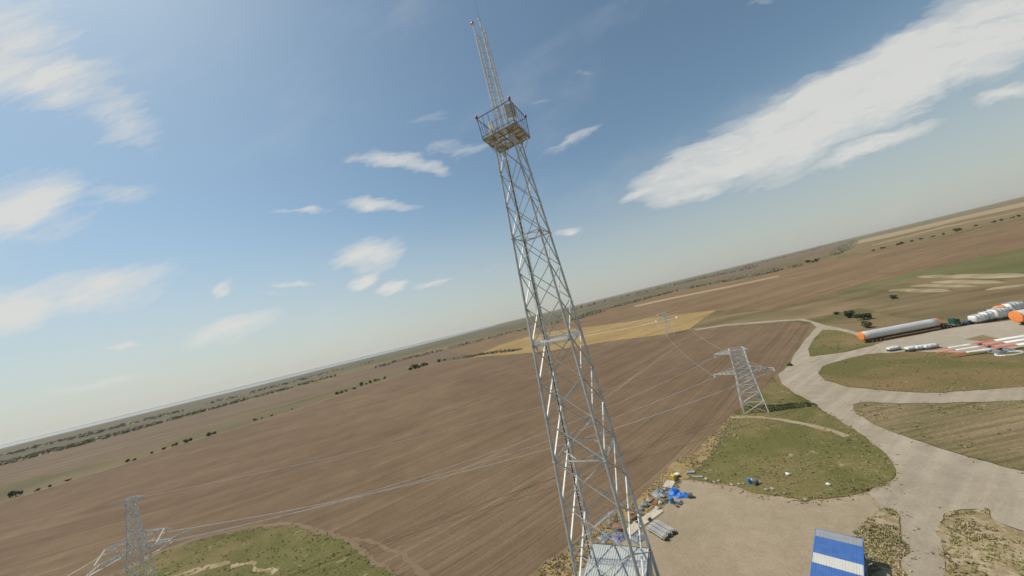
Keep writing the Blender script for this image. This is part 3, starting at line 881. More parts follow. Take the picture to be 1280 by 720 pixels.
# ------------------------------------------------------------------ pylons
def pylon(name, base, rz, H, zarm, arm, top_l, top_r, wb, label, mat='pylon_steel', zarm2=None, arm2=0, bar=0.09, wab=1.35, wtop=.9, ins_mat='porcelain', ins_len=2.4):
    root = empty(name, base, rz)
    tag(root, label, 'pylon')
    wa = wab
    wt = wtop
    def hw(z):
        return wb + (wa - wb) * z / zarm if z < zarm else wa + (wt - wa) * (z - zarm) / (H - zarm)
    q = [(-1, -1), (1, -1), (1, 1), (-1, 1)]
    P = lambda j, z: Vector((q[j][0] * hw(z), q[j][1] * hw(z), z))
    lv = [0, zarm * .28, zarm * .52, zarm * .72, zarm * .88, zarm]
    n2 = 5
    lv += [zarm + (H - zarm) * (i + 1) / n2 for i in range(n2)]
    for j in range(4):
        mb = MB()
        for a, b in zip(lv[:-1], lv[1:]):
            mb.angle(P(j, a), P(j, b), bar * 2.0)
        mb.build('leg', mat, root)
        mb = MB(); k = (j + 1) % 4
        for a, b in zip(lv[:-1], lv[1:]):
            mb.angle(P(j, a), P(k, b), bar * 1.2); mb.angle(P(k, a), P(j, b), bar * 1.2)
            mb.angle(P(j, b), P(k, b), bar)
        mb.build('lattice_panel', mat, root)
    tips = []
    def crossarm(z, L, s, dz=1.1, ins=True):
        mb = MB()
        w = hw(z)
        tip = Vector((s * L, 0, z + .15))
        low = [Vector((s * w, t * w, z)) for t in (-1, 1)]
        up = [Vector((s * w * .9, t * w * .9, z + dz)) for t in (-1, 1)]
        for a in low + up:
            mb.angle(a, tip, bar * 1.5)
        n = 5
        for i in range(n):
            t0, t1 = i / n, (i + 1) / n
            L0 = [a.lerp(tip, t0) for a in low]; L1 = [a.lerp(tip, t1) for a in low]
            U0 = [a.lerp(tip, t0) for a in up]; U1 = [a.lerp(tip, t1) for a in up]
            mb.angle(L0[0], L1[1], bar * .9); mb.angle(L0[1], L1[0], bar * .9)
            for e in (0, 1):
                mb.angle(L0[e], U1[e], bar * .8); mb.angle(U1[e], L1[e], bar * .8)
        mb.build('crossarm', mat, root)
        tips.append(tip)
        return tip
    def insul(p, d, L=None, m_=None):
        L = L or ins_len; m_ = m_ or ins_mat
        d = Vector(d).normalized()
        mb = MB(); n = 9
        for i in range(n):
            a = p + d * (L * (i + .1) / n)
            mb.tube(a, a + d * (L / n * .7), .2, 8, .12)
        mb.tube(p, p + d * L, .035, 5)
        mb.build('insulator', m_, root)
    for s in (-1, 1):
        t = crossarm(zarm, arm, s)
        insul(t, (0, 1, -.45)); insul(t, (0, -1, -.45))
        m_ = crossarm.__name__
    for s, L in ((-1, top_l), (1, top_r)):
        if L:
            t = crossarm(H - .9, L, s, .9)
            if L > 3:
                insul(t, (.25 * -s, -.9, -.7))
    if zarm2:
        for s in (-1, 1):
            t = crossarm(zarm2, arm2, s)
            insul(t, (0.9, .8, -.15), 3.2, 'glass_insulator'); insul(t, (-.6, -1, -.4), 3.6)
    return root, tips

pr = g(943, 512)
A_, B_ = g(891, 471, 12), g(963, 463, 12)
rzr = math.atan2((B_ - A_).y, (B_ - A_).x)
pylR, tipR = pylon('power_pylon', pr, rzr, 17.2, 10.6, 7.0, 5.6, 2.6, 2.8, 'steel lattice pylon with wide crossarms at the field corner by the dirt road bend', wab=1.85, wtop=1.7, bar=.10, ins_mat='porcelain_grey', ins_len=1.6)
pl_t = g(163, 622, 23)
pylL, tipL = pylon('power_pylon', (pl_t.x, pl_t.y, 0), R(25), 23, 14.6, 4.4, 2.2, 2.2, 2.1, 'steel lattice pylon with glass insulators in the bottom left corner, tall narrow peak', zarm2=12.2, arm2=5.4, bar=0.075, wab=.85, wtop=.5, ins_len=3.4)
pf = g(838, 417.5)
pylF, tipF = pylon('power_pylon', pf, rzr + .1, 17.8, 12.2, 7.5, 5.5, 2.4, 2.9, 'small distant lattice pylon standing at the edge of the yellow stubble field')
def wpt(root, v):
    m_ = Matrix.Translation(root.location) @ Matrix.Rotation(root.rotation_euler.z, 4, 'Z')
    return m_ @ v
def wire(a, b, sag, label, r=0.03, group='conductors strung between the pylons'):
    pts = []
    for i in range(33):
        t = i / 32
        p = a.lerp(b, t); p.z -= 4 * sag * t * (1 - t)
        pts.append(p)
    tag(MB().path(pts, r, 5).build('power_line', 'wire'), label, 'power line', group)
hang = Vector((0, 0, -.75))
nm = ['left', 'right']
wire(wpt(pylL, Vector((2.2, 0, 22.3))), wpt(pylR, Vector((2.2, 0, 17))), 2.0, 'topmost thin wire leaving the peak of the bottom left pylon over the ploughed field', .04)
wire(wpt(pylL, tipL[0]) + hang, wpt(pylR, tipR[0]) + hang, 4.0, 'second wire from the top, leaving the far arm of the bottom left pylon', .06)
wire(wpt(pylL, tipL[1]) + hang, wpt(pylR, tipR[1]) + hang, 4.2, 'third wire down, leaving the near arm of the bottom left pylon', .065)
wire(wpt(pylL, tipL[5]) + hang, wpt(pylR, tipR[2]) + hang, 4.5, 'lowest wire, crossing the green grass patch at the bottom left', .05)
for k, (ti, dx) in enumerate(((0, 0), (1, 4), (4, 8), (5, 12))):
    a = wpt(pylL, tipL[ti]) + hang
    wire(a, Vector((a.x - 62 - dx, a.y - 52 - k * 3, 10)), 4.0, ['highest of the wires running off left from the bottom left pylon', 'second wire running off left from the bottom left pylon', 'third wire running off left from the bottom left pylon', 'lowest wire running off left from the bottom left pylon'][k], .05)
# onward span from the distant pylon
q0 = g(692, 424)
for k, (ti, dz) in enumerate(((0, 0), (2, 0), (1, 0))):
    a = wpt(pylF, tipF[ti]) + hang
    wire(a, Vector((q0.x + k * 2 - 40, q0.y + 30, 9)), 5.5, ['pale sagging wire across the yellow stubble, lowest of the three', 'pale sagging wire across the yellow stubble, topmost of the three', 'pale sagging wire across the yellow stubble, middle of the three'][k], .085)
for k in (0, 1):
    wire(wpt(pylR, tipR[k]) + hang, wpt(pylF, tipF[k]) + hang, 4.5, ['faint wire from the left arm of the corner pylon to the distant pylon', 'faint wire from the right arm of the corner pylon to the distant pylon'][k], .022)

# ------------------------------------------------------------------ wind turbine parts
def wheel_set(root, xs, ys, r, z0=0.0, mat='rubber'):
    for x in xs:
        for y in ys:
            mb = MB(); mb.tube((x, y - .18, r + z0), (x, y + .18, r + z0), r, 14)
            w = mb.build('wheel', mat, root)
            mb = MB(); mb.tube((x, y - .2, r + z0), (x, y + .2, r + z0), r * .5, 10)
            mb.build('rim', 'galvanised', w)

s0 = g(1079, 429); s1 = g(1174, 411.5)
ds = (s1 - s0); Ls = ds.length; rzs = math.atan2(ds.y, ds.x)
RS = 1.55
def tower_section(c, rz, L, label, rad=RS, zc=None, group='turbine tower sections lying on trailers'):
    root = empty('turbine_tower_section', (c.x, c.y, 0), rz)
    tag(root, label, 'tower section', group)
    zc = zc or 1.15 + rad
    mb = MB(); rings = []
    for i in range(11):
        t = i / 10; r = rad * (1 - .08 * t)
        rings.append([Vector((L * t, r * math.cos(k * PI / 16), zc + r * math.sin(k * PI / 16))) for k in range(32)])
    mb.loft(rings)
    mb.build('shell', 'tower_grey', root, smooth=True)
    for t, s in ((0, -1), (1, 1)):
        r = rad * (1 - .08 * t)
        mb = MB(); rings = []
        for rr, xx in ((1.015, -.35 * -s * 1), (1.015, .02 * s), (.93, .10 * s), (.5, .16 * s), (.08, .14 * s)):
            rings.append([Vector((L * t + xx if rr != 1.015 or abs(xx) < .1 else L * t - .35 * s, r * rr * math.cos(k * PI / 16), zc + r * rr * math.sin(k * PI / 16))) for k in range(32)])
        mb.loft(rings)
        mb.build('end_cap', 'cap_orange', root)
    for t in (.33, .66):
        mb = MB(); r = rad * (1 - .08 * t) + .015
        mb.tube((L * t - .06, 0, zc), (L * t + .06, 0, zc), r, 32)
        mb.build('flange', 'galvanised', root)
    return root
tower_section(s0, rzs, Ls, 'long pale grey turbine tower tube with orange left end on a trailer')
tl = empty('low_loader', (s0.x, s0.y, 0), rzs)
tag(tl, 'dark red low loader trailer carrying the pale tower tube', 'trailer')
mb = MB(); mb.box((Ls * .52, 0, .98), (Ls * .98, 1.1, .28)); mb.box((Ls * .52, 0, .8), (Ls * .8, .5, .3))
for x in (1.8, Ls * .5, Ls - 2): mb.box((x, 0, 1.12), (.5, 2.6, .3))
mb.box((Ls * .52, 1.25, .95), (Ls * .92, .12, .2)); mb.box((Ls * .52, -1.25, .95), (Ls * .92, .12, .2))
mb.build('chassis', 'trailer_red', tl)
mb = MB(); mb.box((Ls + 1.2, 0, 1.55), (2.4, 1.2, .4)); mb.box((Ls + .5, 0, 1.6), (.3, 2.2, 1.4)); mb.build('gooseneck', 'trailer_red', tl)
wheel_set(tl, (2.2, 3.5, 4.8, 6.1), (-1.1, 1.1), .48)
tk = empty('truck', (0, 0, 0), rzs)
tp = s0 + ds.normalized() * (Ls + 3.6); tk.location = (tp.x, tp.y, 0); tk.scale = (.85, .85, .85)
tag(tk, 'green truck tractor at the right end of the tower tube trailer', 'truck')
mb = MB(); mb.box((0, 0, .85), (5.2, 1.1, .3)); mb.box((-.9, 0, 1.1), (1.4, 1.6, .25)); mb.build('chassis', 'steel_dark', tk)
mb = MB(); mb.box((1.6, 0, 2.05), (2.3, 2.5, 2.3), 0, .94); mb.box((1.1, 0, 3.4), (1.2, 2.1, .45), 0, .8); cab = mb.build('cab', 'truck_green', tk, bevel=.12)
mb = MB(); mb.box((2.72, 0, 2.45), (.08, 2.1, .85)); mb.build('windscreen', 'glass_dark', cab)
for s in (-1, 1):
    mb = MB(); mb.box((1.9, s * 1.2, 2.45), (.9, .08, .7)); mb.build('side_window', 'glass_dark', cab)
mb = MB(); mb.box((2.78, 0, 1.0), (.2, 2.4, .4)); mb.build('bumper', 'white_paint', tk)
wheel_set(tk, (1.9, -1.0, -2.2), (-1.0, 1.0), .5)

s2 = g(1274, 407.5)
tower_section(s2, rzs - .02, 24, 'pale tower tube cut by the right photo edge, big orange end showing', rad=1.85)
tl2 = copy_tree(tl); tl2.location = (s2.x, s2.y, 0); tl2['label'] = 'dark low loader trailer under the tower tube at the right photo edge'

# nacelle and hub covers in a row
def cover(px, py, L, W_, H_, label, rz=rzs, mat='dirty_white', group='white turbine covers in a row on the yard', fins=4):
    p = g(px, py)
    root = empty('turbine_cover', p, rz)
    tag(root, label, 'machine cover', group)
    mb = MB(); rings = []
    prof = [(-.5, .62), (-.42, .92), (-.1, 1.0), (.25, .97), (.44, .8), (.5, .5)]
    for t, k in prof:
        ring = []
        for i in range(20):
            a = 2 * PI * i / 20
            ca, sa = math.cos(a), math.sin(a)
            e = .6
            ring.append(Vector((t * L, W_ / 2 * k * abs(ca) ** e * (1 if ca > 0 else -1), .55 + H_ / 2 + H_ / 2 * k * abs(sa) ** e * (1 if sa > 0 else -1))))
        rings.append(ring)
    mb.loft(rings)
    mb.build('shell', mat, root, smooth=True)
    mb = MB()
    for i in range(fins):
        x = L * (-.36 + .72 * i / max(1, fins - 1))
        mb.box((x, 0, .55 + H_ * .55), (.07, W_ * .98, H_ * .95))
    mb.build('strap', 'sheet_grey', root)
    mb = MB(); mb.box((0, W_ * .3, .28), (L * .95, .25, .5)); mb.box((0, -W_ * .3, .28), (L * .95, .25, .5)); mb.build('cradle', 'steel_dark', root)
    return root
cover(1226, 403.5, 4.6, 2.9, 2.5, 'leftmost big white wrapped hub cover beside the dark low vehicles')
cover(1241, 400.5, 5.2, 3.1, 2.9, 'tallest white nacelle cover, in the middle of the white row')
cover(1252, 399, 4.5, 3.4, 3.4, 'white cover behind the tall one, below the orange cone')
cover(1262, 397.5, 3.2, 2.6, 2.4, 'smallest white cover, nearest to the orange tube end')
cover(1270, 391.5, 4.6, 3.2, 3.4, 'white cover behind the orange cone at the far right')
cover(1118, 438.5, 3.4, 1.7, .9, 'small white cover standing alone left of the longer white one', fins=2, group='white covers along the grass edge')
cover(1142, 438.5, 3.7, 1.9, 1.0, 'white cover, left one of the close three by the grass edge', fins=3, group='white covers along the grass edge')
cover(1153, 437.3, 3.7, 1.9, 1.0, 'white cover, middle one of the close three by the grass edge', fins=3, group='white covers along the grass edge')
cover(1164, 436.2, 3.7, 1.9, 1.0, 'white cover nearest the red blade tips', fins=3, group='white covers along the grass edge')

def blade(p0, rz, L, segs, label, group, cmax=2.2, z0=1.0):
    """long turbine blade lying flat; segs = (from, to, material)"""
    root = empty('wind_turbine_blade', (p0.x, p0.y, 0), rz)
    tag(root, label, 'turbine blade', group)
    def ring(x):
        t = x / L
        c = cmax * (0.16 + 1.15 * t ** .7 * (1 - .45 * t)) * (1 if t > .02 else .5)
        th = .10 + .34 * t
        out = []
        for i in range(14):
            a = 2 * PI * i / 14
            yy = math.cos(a) * c * .5; zz = math.sin(a) * (th * (0.9 + .5 * math.cos(a)))
            out.append(Vector((x, yy, z0 + zz + .35 * t)))
        return out
    for (a, b, mt) in segs:
        mb = MB(); n = 6
        mb.loft([ring(a + (b - a) * i / n) for i in range(n + 1)])
        nm_ = 'tip_band' if a == 0 else ('red_band' if mt == 'blade_red' else 'blade_skin')
        mb.build(nm_, mt, root, smooth=True)
    mb = MB()
    for x in (L * .22, L * .62):
        mb.box((x, 0, .45), (.3, 2.2, .8)); mb.box((x, 0, .12), (1.4, 1.2, .12))
    mb.build('support_frame', 'sheet_grey', root)
    return root
rb = math.atan2(*(g(1280, 424) - g(1206, 434.8)).yx)
pq = [(1163, 442.2), (1172, 445.2), (1184, 448.4)]
for i, (a, lb_) in enumerate(zip(pq, ('farthest', 'middle', 'nearest'))):
    p0 = g(*a)
    blade(p0, rb, 52, ((0, 4.2, 'cap_orange' if 0 else 'blade_red'), (4.2, 9.6, 'white_paint'), (9.6, 14.4, 'blade_red'), (14.4, 52, 'white_paint')),
          lb_ + ' of the three white turbine blades with red bands on the yard', 'three banded turbine blades side by side')
for i, (a, lb_) in enumerate((((1262, 391.6), 'lower'), ((1264, 389.6), 'upper'))):
    blade(g(*a), rb + .01, 50, ((0, 50, 'white_paint'),), lb_ + ' of the two plain white blades behind the covers at the right edge', 'plain white blades behind the covers', 2.0, 2.2)
p = g(1250, 394.5)
mb = MB(); mb.tube((-2.6, 0, 2.0), (0, 0, 2.2), .5, 16, 1.4); mb.tube((0, 0, 2.2), (3.2, 0, 2.3), 1.4, 16, 1.35); mb.box((.5, 0, .5), (3, 1.8, .9))
tag(mb.build('nose_cone', 'cap_orange', loc=p, rz=rzs), 'orange cone on a stand behind the white covers', 'nose cone')
for (px, py, lb_) in ((1252, 440.5, 'grey steel frame lying by the root of the red bands'), (1262, 443, 'pale flat steel ring lying on the grass edge beside the blades')):
    p = g(px, py)
    if 'ring' in lb_:
        mb = MB(); rings = []
        mb.path([Vector((2.6 * math.cos(t * PI / 12), 1.5 * math.sin(t * PI / 12), .25)) for t in range(25)], .22, 6)
    else:
        mb = MB()
        for s in (-1, 1): mb.box((0, s * 1.1, .5), (4.6, .22, .22)); mb.box((s * 2.2, 0, .5), (.22, 2.2, .22)); mb.box((s * 1.0, 0, .55), (.6, 2.0, .5))
        for s in (-1, 1): mb.box((s * 2.0, s * 1.0, .25), (.2, .2, .5))
    tag(mb.build('metal_frame', m='dirty_white' if 'ring' in lb_ else 'sheet_grey', loc=p, rz=rzs), lb_, 'steel frame')

def car(px, py, paint, label, rz, L=4.4, pickup=False):
    p = g(px, py)
    root = empty('parked_car', p, rz); tag(root, label, 'car')
    mb = MB()
    prof = [(-.5, .45), (-.5, .95), (-.30, 1.0), (-.2, 1.45), (.12, 1.47), (.26, 1.02), (.48, .9), (.5, .45)]
    rings = []
    for y, k in ((-.86, .9), (-.8, 1), (.8, 1), (.86, .9)):
        rings.append([Vector((x * L, y, z if z < .6 else .6 + (z - .6) * (k if k < 1 else 1))) for x, z in prof])
    mb.loft(rings); body = mb.build('body', paint, root, bevel=.05)
    mb = MB(); mb.box((-.04 * L, 0, 1.22), (.36 * L, 1.74, .36), 0, .86); mb.build('window', 'glass_dark', body)
    wheel_set(root, (-.31 * L, .31 * L), (-.78, .78), .33)
    return root
car(1199, 407, 'car_silver', 'silver car parked just right of the green truck', rzs + .05)
car(1213, 405, 'car_blue', 'dark blue car parked left of the white covers', rzs - .05)

# ------------------------------------------------------------------ things dumped beside the tower
def put(mb, name, mat, px, py, rz, label, cat, group=None, bevel=0.0, z=0.075, smooth=False):
    p = g(px, py)
    o = mb.build(name, mat, loc=(p.x, p.y, z), rz=rz, bevel=bevel, smooth=smooth)
    return tag(o, label, cat, group)
# stack of pipes
pc = g(827.5, 665)
dpp = g(830, 678) - g(806, 663)
rzp = math.atan2(dpp.y, dpp.x)
for i in range(2):
    mb = MB(); mb.box((0, 0, .08), (.16, 3.1, .16))
    o = mb.build('timber_bearer', 'wood', loc=pc + Vector((math.cos(rzp), math.sin(rzp), 0)) * (-1.2 + 2.4 * i) + Vector((0, 0, .075)), rz=rzp)
    tag(o, ['timber bearer under the far ends of the grey pipe stack', 'timber bearer under the near ends of the grey pipe stack'][i], 'timber')
pipe = MB(); pr_ = .135; Lp = 3.8
ro = [[Vector((x, r * math.cos(t * PI / 7), r * math.sin(t * PI / 7))) for t in range(14)] for x, r in ((-Lp / 2 + .3, pr_ * .82), (-Lp / 2, pr_ * .82), (-Lp / 2, pr_), (Lp / 2, pr_), (Lp / 2, pr_ * .82), (Lp / 2 - .3, pr_ * .82))]
pipe.loft(ro)
pm = None; k = 0
lay = [(-4.5 + i, 0) for i in range(10)] + [(-4 + i, 1) for i in (0, 1, 3, 4, 6, 7)]
for i, (yy, ly) in enumerate(lay):
    off = Vector((random.uniform(-.15, .15), yy * .30, .16 + pr_ + ly * .25))
    off = Matrix.Rotation(rzp, 3, 'Z') @ off
    if pm is None:
        pm = o = pipe.build('steel_pipe', 'pipe_grey')
    else:
        o = pm.copy(); col.objects.link(o)
    o.location = pc + off + Vector((0, 0, .075)); o.rotation_euler = (0, 0, rzp + random.uniform(-.02, .02))
    tag(o, 'grey steel pipe in the %s layer of the stack on the dirt yard' % ('lower' if ly == 0 else 'upper'), 'pipe', 'grey pipes stacked in the %s layer' % ('lower' if ly == 0 else 'upper'))

def slab(sx, sy, sz=.15, n=1):
    mb = MB()
    for i in range(n):
        mb.box((random.uniform(-.05, .05), random.uniform(-.05, .05), sz * (i + .5)), (sx, sy, sz * .93), random.uniform(-.03, .03))
    return mb
a1 = g(780, 672) ; a2 = g(822, 640); rzj = math.atan2((a2 - a1).y, (a2 - a1).x)
put(slab(5.6, 1.7, .16), 'concrete_slab', 'concrete', 812, 647, rzj, 'long tan concrete slab above the pipe stack', 'slab', bevel=.02)
put(slab(3.6, 1.7, .16), 'concrete_slab', 'concrete', 793, 661, rzj + .05, 'tan concrete slab between the pipe stack and the tower leg', 'slab', bevel=.02)
put(slab(2.6, 1.8, .16), 'concrete_slab', 'concrete', 837, 606, rzj + .3, 'pale flat slab at the top of the dump, below the yellow box', 'slab', bevel=.02)
put(slab(2.0, .5, .2, 1), 'concrete_beam', 'concrete_grey', 872, 597, -.5, 'grey concrete beam at the yard edge right of the dump', 'beam', bevel=.02)
put(slab(1.7, .8, .3, 1), 'concrete_block', 'sheet_grey', 864, 591.5, -.3, 'bluish grey block on the grass at the top of the dump', 'block', bevel=.04)
def rub(n, sp, s, seed):
    rnd = random.Random(seed); mb = MB()
    x, y = 0, 0
    pts = []
    ico = [(0, 0, 1)] + [(math.cos(a * PI * .4), math.sin(a * PI * .4), .3) for a in range(5)] + [(math.cos(a * PI * .4 + .6) * .8, math.sin(a * PI * .4 + .6) * .8, -.4) for a in range(5)]
    fs = [(0, 1 + i, 1 + (i + 1) % 5) for i in range(5)] + [(1 + i, 6 + i, 1 + (i + 1) % 5) for i in range(5)] + [(1 + (i + 1) % 5, 6 + i, 6 + (i + 1) % 5) for i in range(5)] + [(10, 9, 8, 7, 6)]
    vs = [Vector(v) * s * rnd.uniform(.7, 1.2) + Vector((0, 0, s * .35)) for v in ico]
    mb.add(vs, fs)
    return mb
rk = [(806, 633, .75, 'concrete_grey', 'largest grey rubble lump, above the long tan slab'), (812, 628, .6, 'concrete_grey', 'grey rubble lump left of the red pallets'), (801, 638, .55, 'concrete_grey', 'grey rubble lump at the left end of the long slab'),
      (822, 637, .5, 'concrete', 'tan rubble lump on the upper end of the long slab'), (826, 630, .55, 'concrete', 'tan rubble lump beside the red pallets'), (829, 622, .5, 'concrete_grey', 'grey rubble lump below the grey sheet heap'),
      (832, 613, .4, 'concrete_grey', 'small rubble lump under the pale top slab'), (949, 604.5, .42, 'concrete', 'tan boulder lying on the grass edge of the yard'), (985, 594, .4, 'dirty_white', 'lone white stone in the green grass'),
      (915, 607, .3, 'concrete', 'small tan stone at the yard edge, left of the barrel'), (883, 600, .35, 'concrete', 'tan stone at the yard edge right of the grey beam'), (1036, 607, .35, 'dirty_white', 'pale stone near the right tip of the grass verge')]
for i, (px, py, s, mt, lb_) in enumerate(rk):
    put(rub(1, 1, s, i), 'rubble_lump', mt, px, py, i * .7, lb_, 'rubble')
st_m = None
for i, (px, py) in enumerate(((879, 600), (893, 603.5), (899, 602), (924, 606), (930, 605), (958, 613), (966, 612), (981, 617.5))):
    p = g(px, py)
    if st_m is None:
        st_m = o = rub(1, 1, .26, 77).build('stone', 'concrete_grey')
    else:
        o = st_m.copy(); col.objects.link(o)
    o.location = (p.x, p.y, .085); o.rotation_euler = (0, 0, i * 1.9); k = .6 + .7 * abs(math.sin(i * 2.3)); o.scale = (k * 1.5, k, k * .7)
    tag(o, 'small pale stone in the row along the upper edge of the dirt yard', 'stone', 'pale stones along the yard edge')
def pallet():
    mb = MB()
    for i in range(6): mb.box((-.5 + .2 * i, 0, .13), (.13, 1.0, .03))
    for y in (-.42, 0, .42): mb.box((0, y, .06), (1.15, .1, .1))
    return mb
for i, (px, py, z) in enumerate(((813, 626, 0), (813.5, 626, .16), (818, 629, 0))):
    put(pallet(), 'pallet', 'brick', px, py, rzj + i * .3, ['reddish pallet at the bottom of the pair left of the tan rubble', 'reddish pallet on top of another beside the tan rubble', 'reddish pallet lying alone right of the pallet pair'][i], 'pallet', z=.075 + z)
def brickstack(nx, ny, nz):
    mb = MB()
    for i in range(nx):
        for j in range(ny):
            for k in range(nz):
                mb.box((i * .42 - nx * .21 + random.uniform(-.02, .02), j * .24 - ny * .12, k * .2 + .1), (.4, .22, .19), random.uniform(-.04, .04))
    return mb
put(brickstack(5, 5, 3), 'brick_stack', 'brick', 776, 662, rzj - .9, 'stack of reddish bricks just behind the tower hut roof', 'bricks')
def crumple(sx, sy, h, seed, n=12):
    mb = MB(); vs = []; fs = []
    for j in range(n + 1):
        for i in range(n + 1):
            x = (i / n - .5) * sx; y = (j / n - .5) * sy
            e = min(1, 4 * min(i, n - i) / n + .05) * min(1, 4 * min(j, n - j) / n + .05)
            z = h * e * (.55 + .9 * abs(fbm(x, y, 1.6, seed))) + .02
            vs.append((x * (1 + .15 * fbm(x, y, 1, seed + 2)), y * (1 + .2 * fbm(x, y, 1, seed + 5)), z))
    for j in range(n):
        for i in range(n):
            a = j * (n + 1) + i
            fs.append((a, a + 1, a + n + 2, a + n + 1))
    # close underneath
    base = len(vs)
    vs2 = [(v[0], v[1], 0) for v in vs]
    mb.add(vs + vs2, fs + [tuple(base + q for q in reversed(f)) for f in fs] +
           [(i + 1, i, base + i, base + i + 1) for i in range(n)] + [(n * (n + 1) + i, n * (n + 1) + i + 1, base + n * (n + 1) + i + 1, base + n * (n + 1) + i) for i in range(n)] +
           [(i * (n + 1), (i + 1) * (n + 1), base + (i + 1) * (n + 1), base + i * (n + 1)) for i in range(n)] + [((i + 1) * (n + 1) + n, i * (n + 1) + n, base + i * (n + 1) + n, base + (i + 1) * (n + 1) + n) for i in range(n)])
    return mb
put(crumple(2.6, 2.0, .7, 1.0), 'tarpaulin', 'sheet_grey', 824, 618, rzj, 'grey crumpled sheet heap above the red pallets', 'tarpaulin')
put(crumple(1.6, 2.4, .7, 2.0), 'tarpaulin', 'tarp_blue', 842, 616, -.9, 'taller blue tarpaulin heap, left of the two blue heaps', 'tarpaulin', smooth=True)
put(crumple(2.3, 1.5, .6, 4.0), 'tarpaulin', 'tarp_blue', 853.5, 620.5, -.35, 'wide blue tarpaulin heap on the right, ending in a dark drum', 'tarpaulin', smooth=True)
put(crumple(2.4, 2.0, .6, 5.0), 'tarpaulin', 'sheet_violet', 774, 673, rzj, 'violet grey sheet right behind the tower hut roof', 'tarpaulin')
put(crumple(1.8, 1.6, .8, 6.0), 'tarpaulin', 'sheet_grey', 798, 674, rzj, 'dark grey sheet beside the right rear tower leg', 'tarpaulin')
put(crumple(2.6, 1.8, .6, 7.0), 'tarpaulin', 'sheet_grey', 757, 672, rzj, 'grey sheet heap by the far tower leg, left of the violet one', 'tarpaulin')
def drum(r=.3, h=.88, lying=False):
    mb = MB(); rings = []
    pr2 = [(r * .93, 0), (r, .02), (r, .28), (r * 1.05, .3), (r, .32), (r, .57), (r * 1.05, .59), (r, .61), (r, h - .02), (r * .93, h)]
    for rr, z in pr2:
        rings.append([Vector((rr * math.cos(t * PI / 8), rr * math.sin(t * PI / 8), z)) if not lying else Vector((z, rr * math.cos(t * PI / 8), r * 1.05 + rr * math.sin(t * PI / 8))) for t in range(16)])
    mb.loft(rings)
    return mb
put(drum(.62, 1.2), 'steel_drum', 'drum_orange', 792.5, 648, 0, 'big rusty orange drum beside the right rear tower leg', 'drum')
put(drum(.4, .95, True), 'barrel', 'steel_dark', 860, 622.5, -.3, 'dark barrel lying at the right end of the blue tarpaulin', 'barrel')
put(drum(.42, 1.0), 'barrel', 'barrel_blue', 840.5, 629, 0, 'blue barrel standing in front of the blue tarpaulin heaps', 'barrel')
put(drum(.3, .88), 'barrel', 'barrel_blue', 937.5, 604.5, 0, 'small blue barrel on the grass edge beside tan boulders', 'barrel')
put(drum(.36, .95, True), 'barrel', 'steel_dark', 943, 607, .4, 'dark barrel lying in front of the tan boulder on the grass edge', 'barrel')
put(rub(1, 1, .5, 44), 'rubble_lump', 'concrete', 941, 602.5, .4, 'tan boulder left of its twin, behind the small blue barrel', 'rubble')
mb = MB(); mb.box((0, 0, .45), (.9, .9, .9)); mb.box((0, 0, .93), (1.0, 1.0, .08))
put(mb, 'box', 'yellow_box', 842.5, 600, .5, 'yellow box at the top end of the dump, under a white lid', 'box', bevel=.03)
mb = MB(); mb.box((0, 0, .06), (1.5, .9, .12)); mb.box((0, 0, .15), (1.3, .7, .06))
p = g(845.5, 596.5); tag(mb.build('board', 'white_paint', loc=(p.x, p.y, .5), rz=.3), 'white board at the very top of the dump', 'board')
mb = MB()
for s in (-1, 1): mb.box((s * .6, 0, .25), (.08, .08, .5))
put(mb, 'trestle', 'steel_dark', 845.5, 597, .3, 'low dark trestle under the white board', 'trestle')
for i, (px, py, rz) in enumerate(((832, 628, .4), (847, 604, -.6), (846, 633, 1.2), (851, 630, .2), (802, 644, 1.0), (788, 652, .3))):
    mb = MB(); mb.box((0, 0, .2), (1.1, .12, .12), .1, 1, 0, .1); mb.box((.1, .3, .15), (1.3, .1, .1), .6); mb.box((-.2, -.2, .1), (.5, .4, .2), .3); mb.tube((-.3, .1, .1), (.5, -.2, .5), .05, 6)
    put(mb, 'scrap_metal', 'steel_dark', px, py, rz, ['dark scrap bars between the rubble and the blue tarpaulin', 'dark scrap bars right of the yellow box', 'dark scrap bars just below the blue barrel', 'dark scrap bars below the right blue tarpaulin', 'dark scrap bars left of the long slab', 'dark scrap bars left of the rusty orange drum'][i], 'scrap')
# green steel frame behind the hut
mb = MB()
for s in (-1, 1):
    mb.tube((s * 1.1, -.5, 0), (s * 1.1, -.5, 1.6), .05, 6); mb.tube((s * 1.1, .5, 0), (s * 1.1, .5, 1.6), .05, 6); mb.tube((s * 1.1, -.5, 1.6), (s * 1.1, .5, 1.6), .05, 6)
    mb.tube((-1.1, s * .5, 1.6), (1.1, s * .5, 1.6), .05, 6); mb.tube((-1.1, s * .5, .9), (1.1, s * .5, .9), .04, 6)
put(mb, 'steel_rack', 'sheet_grey', 764, 656, rzj - .2, 'open grey steel rack seen through the tower behind the bricks', 'rack')

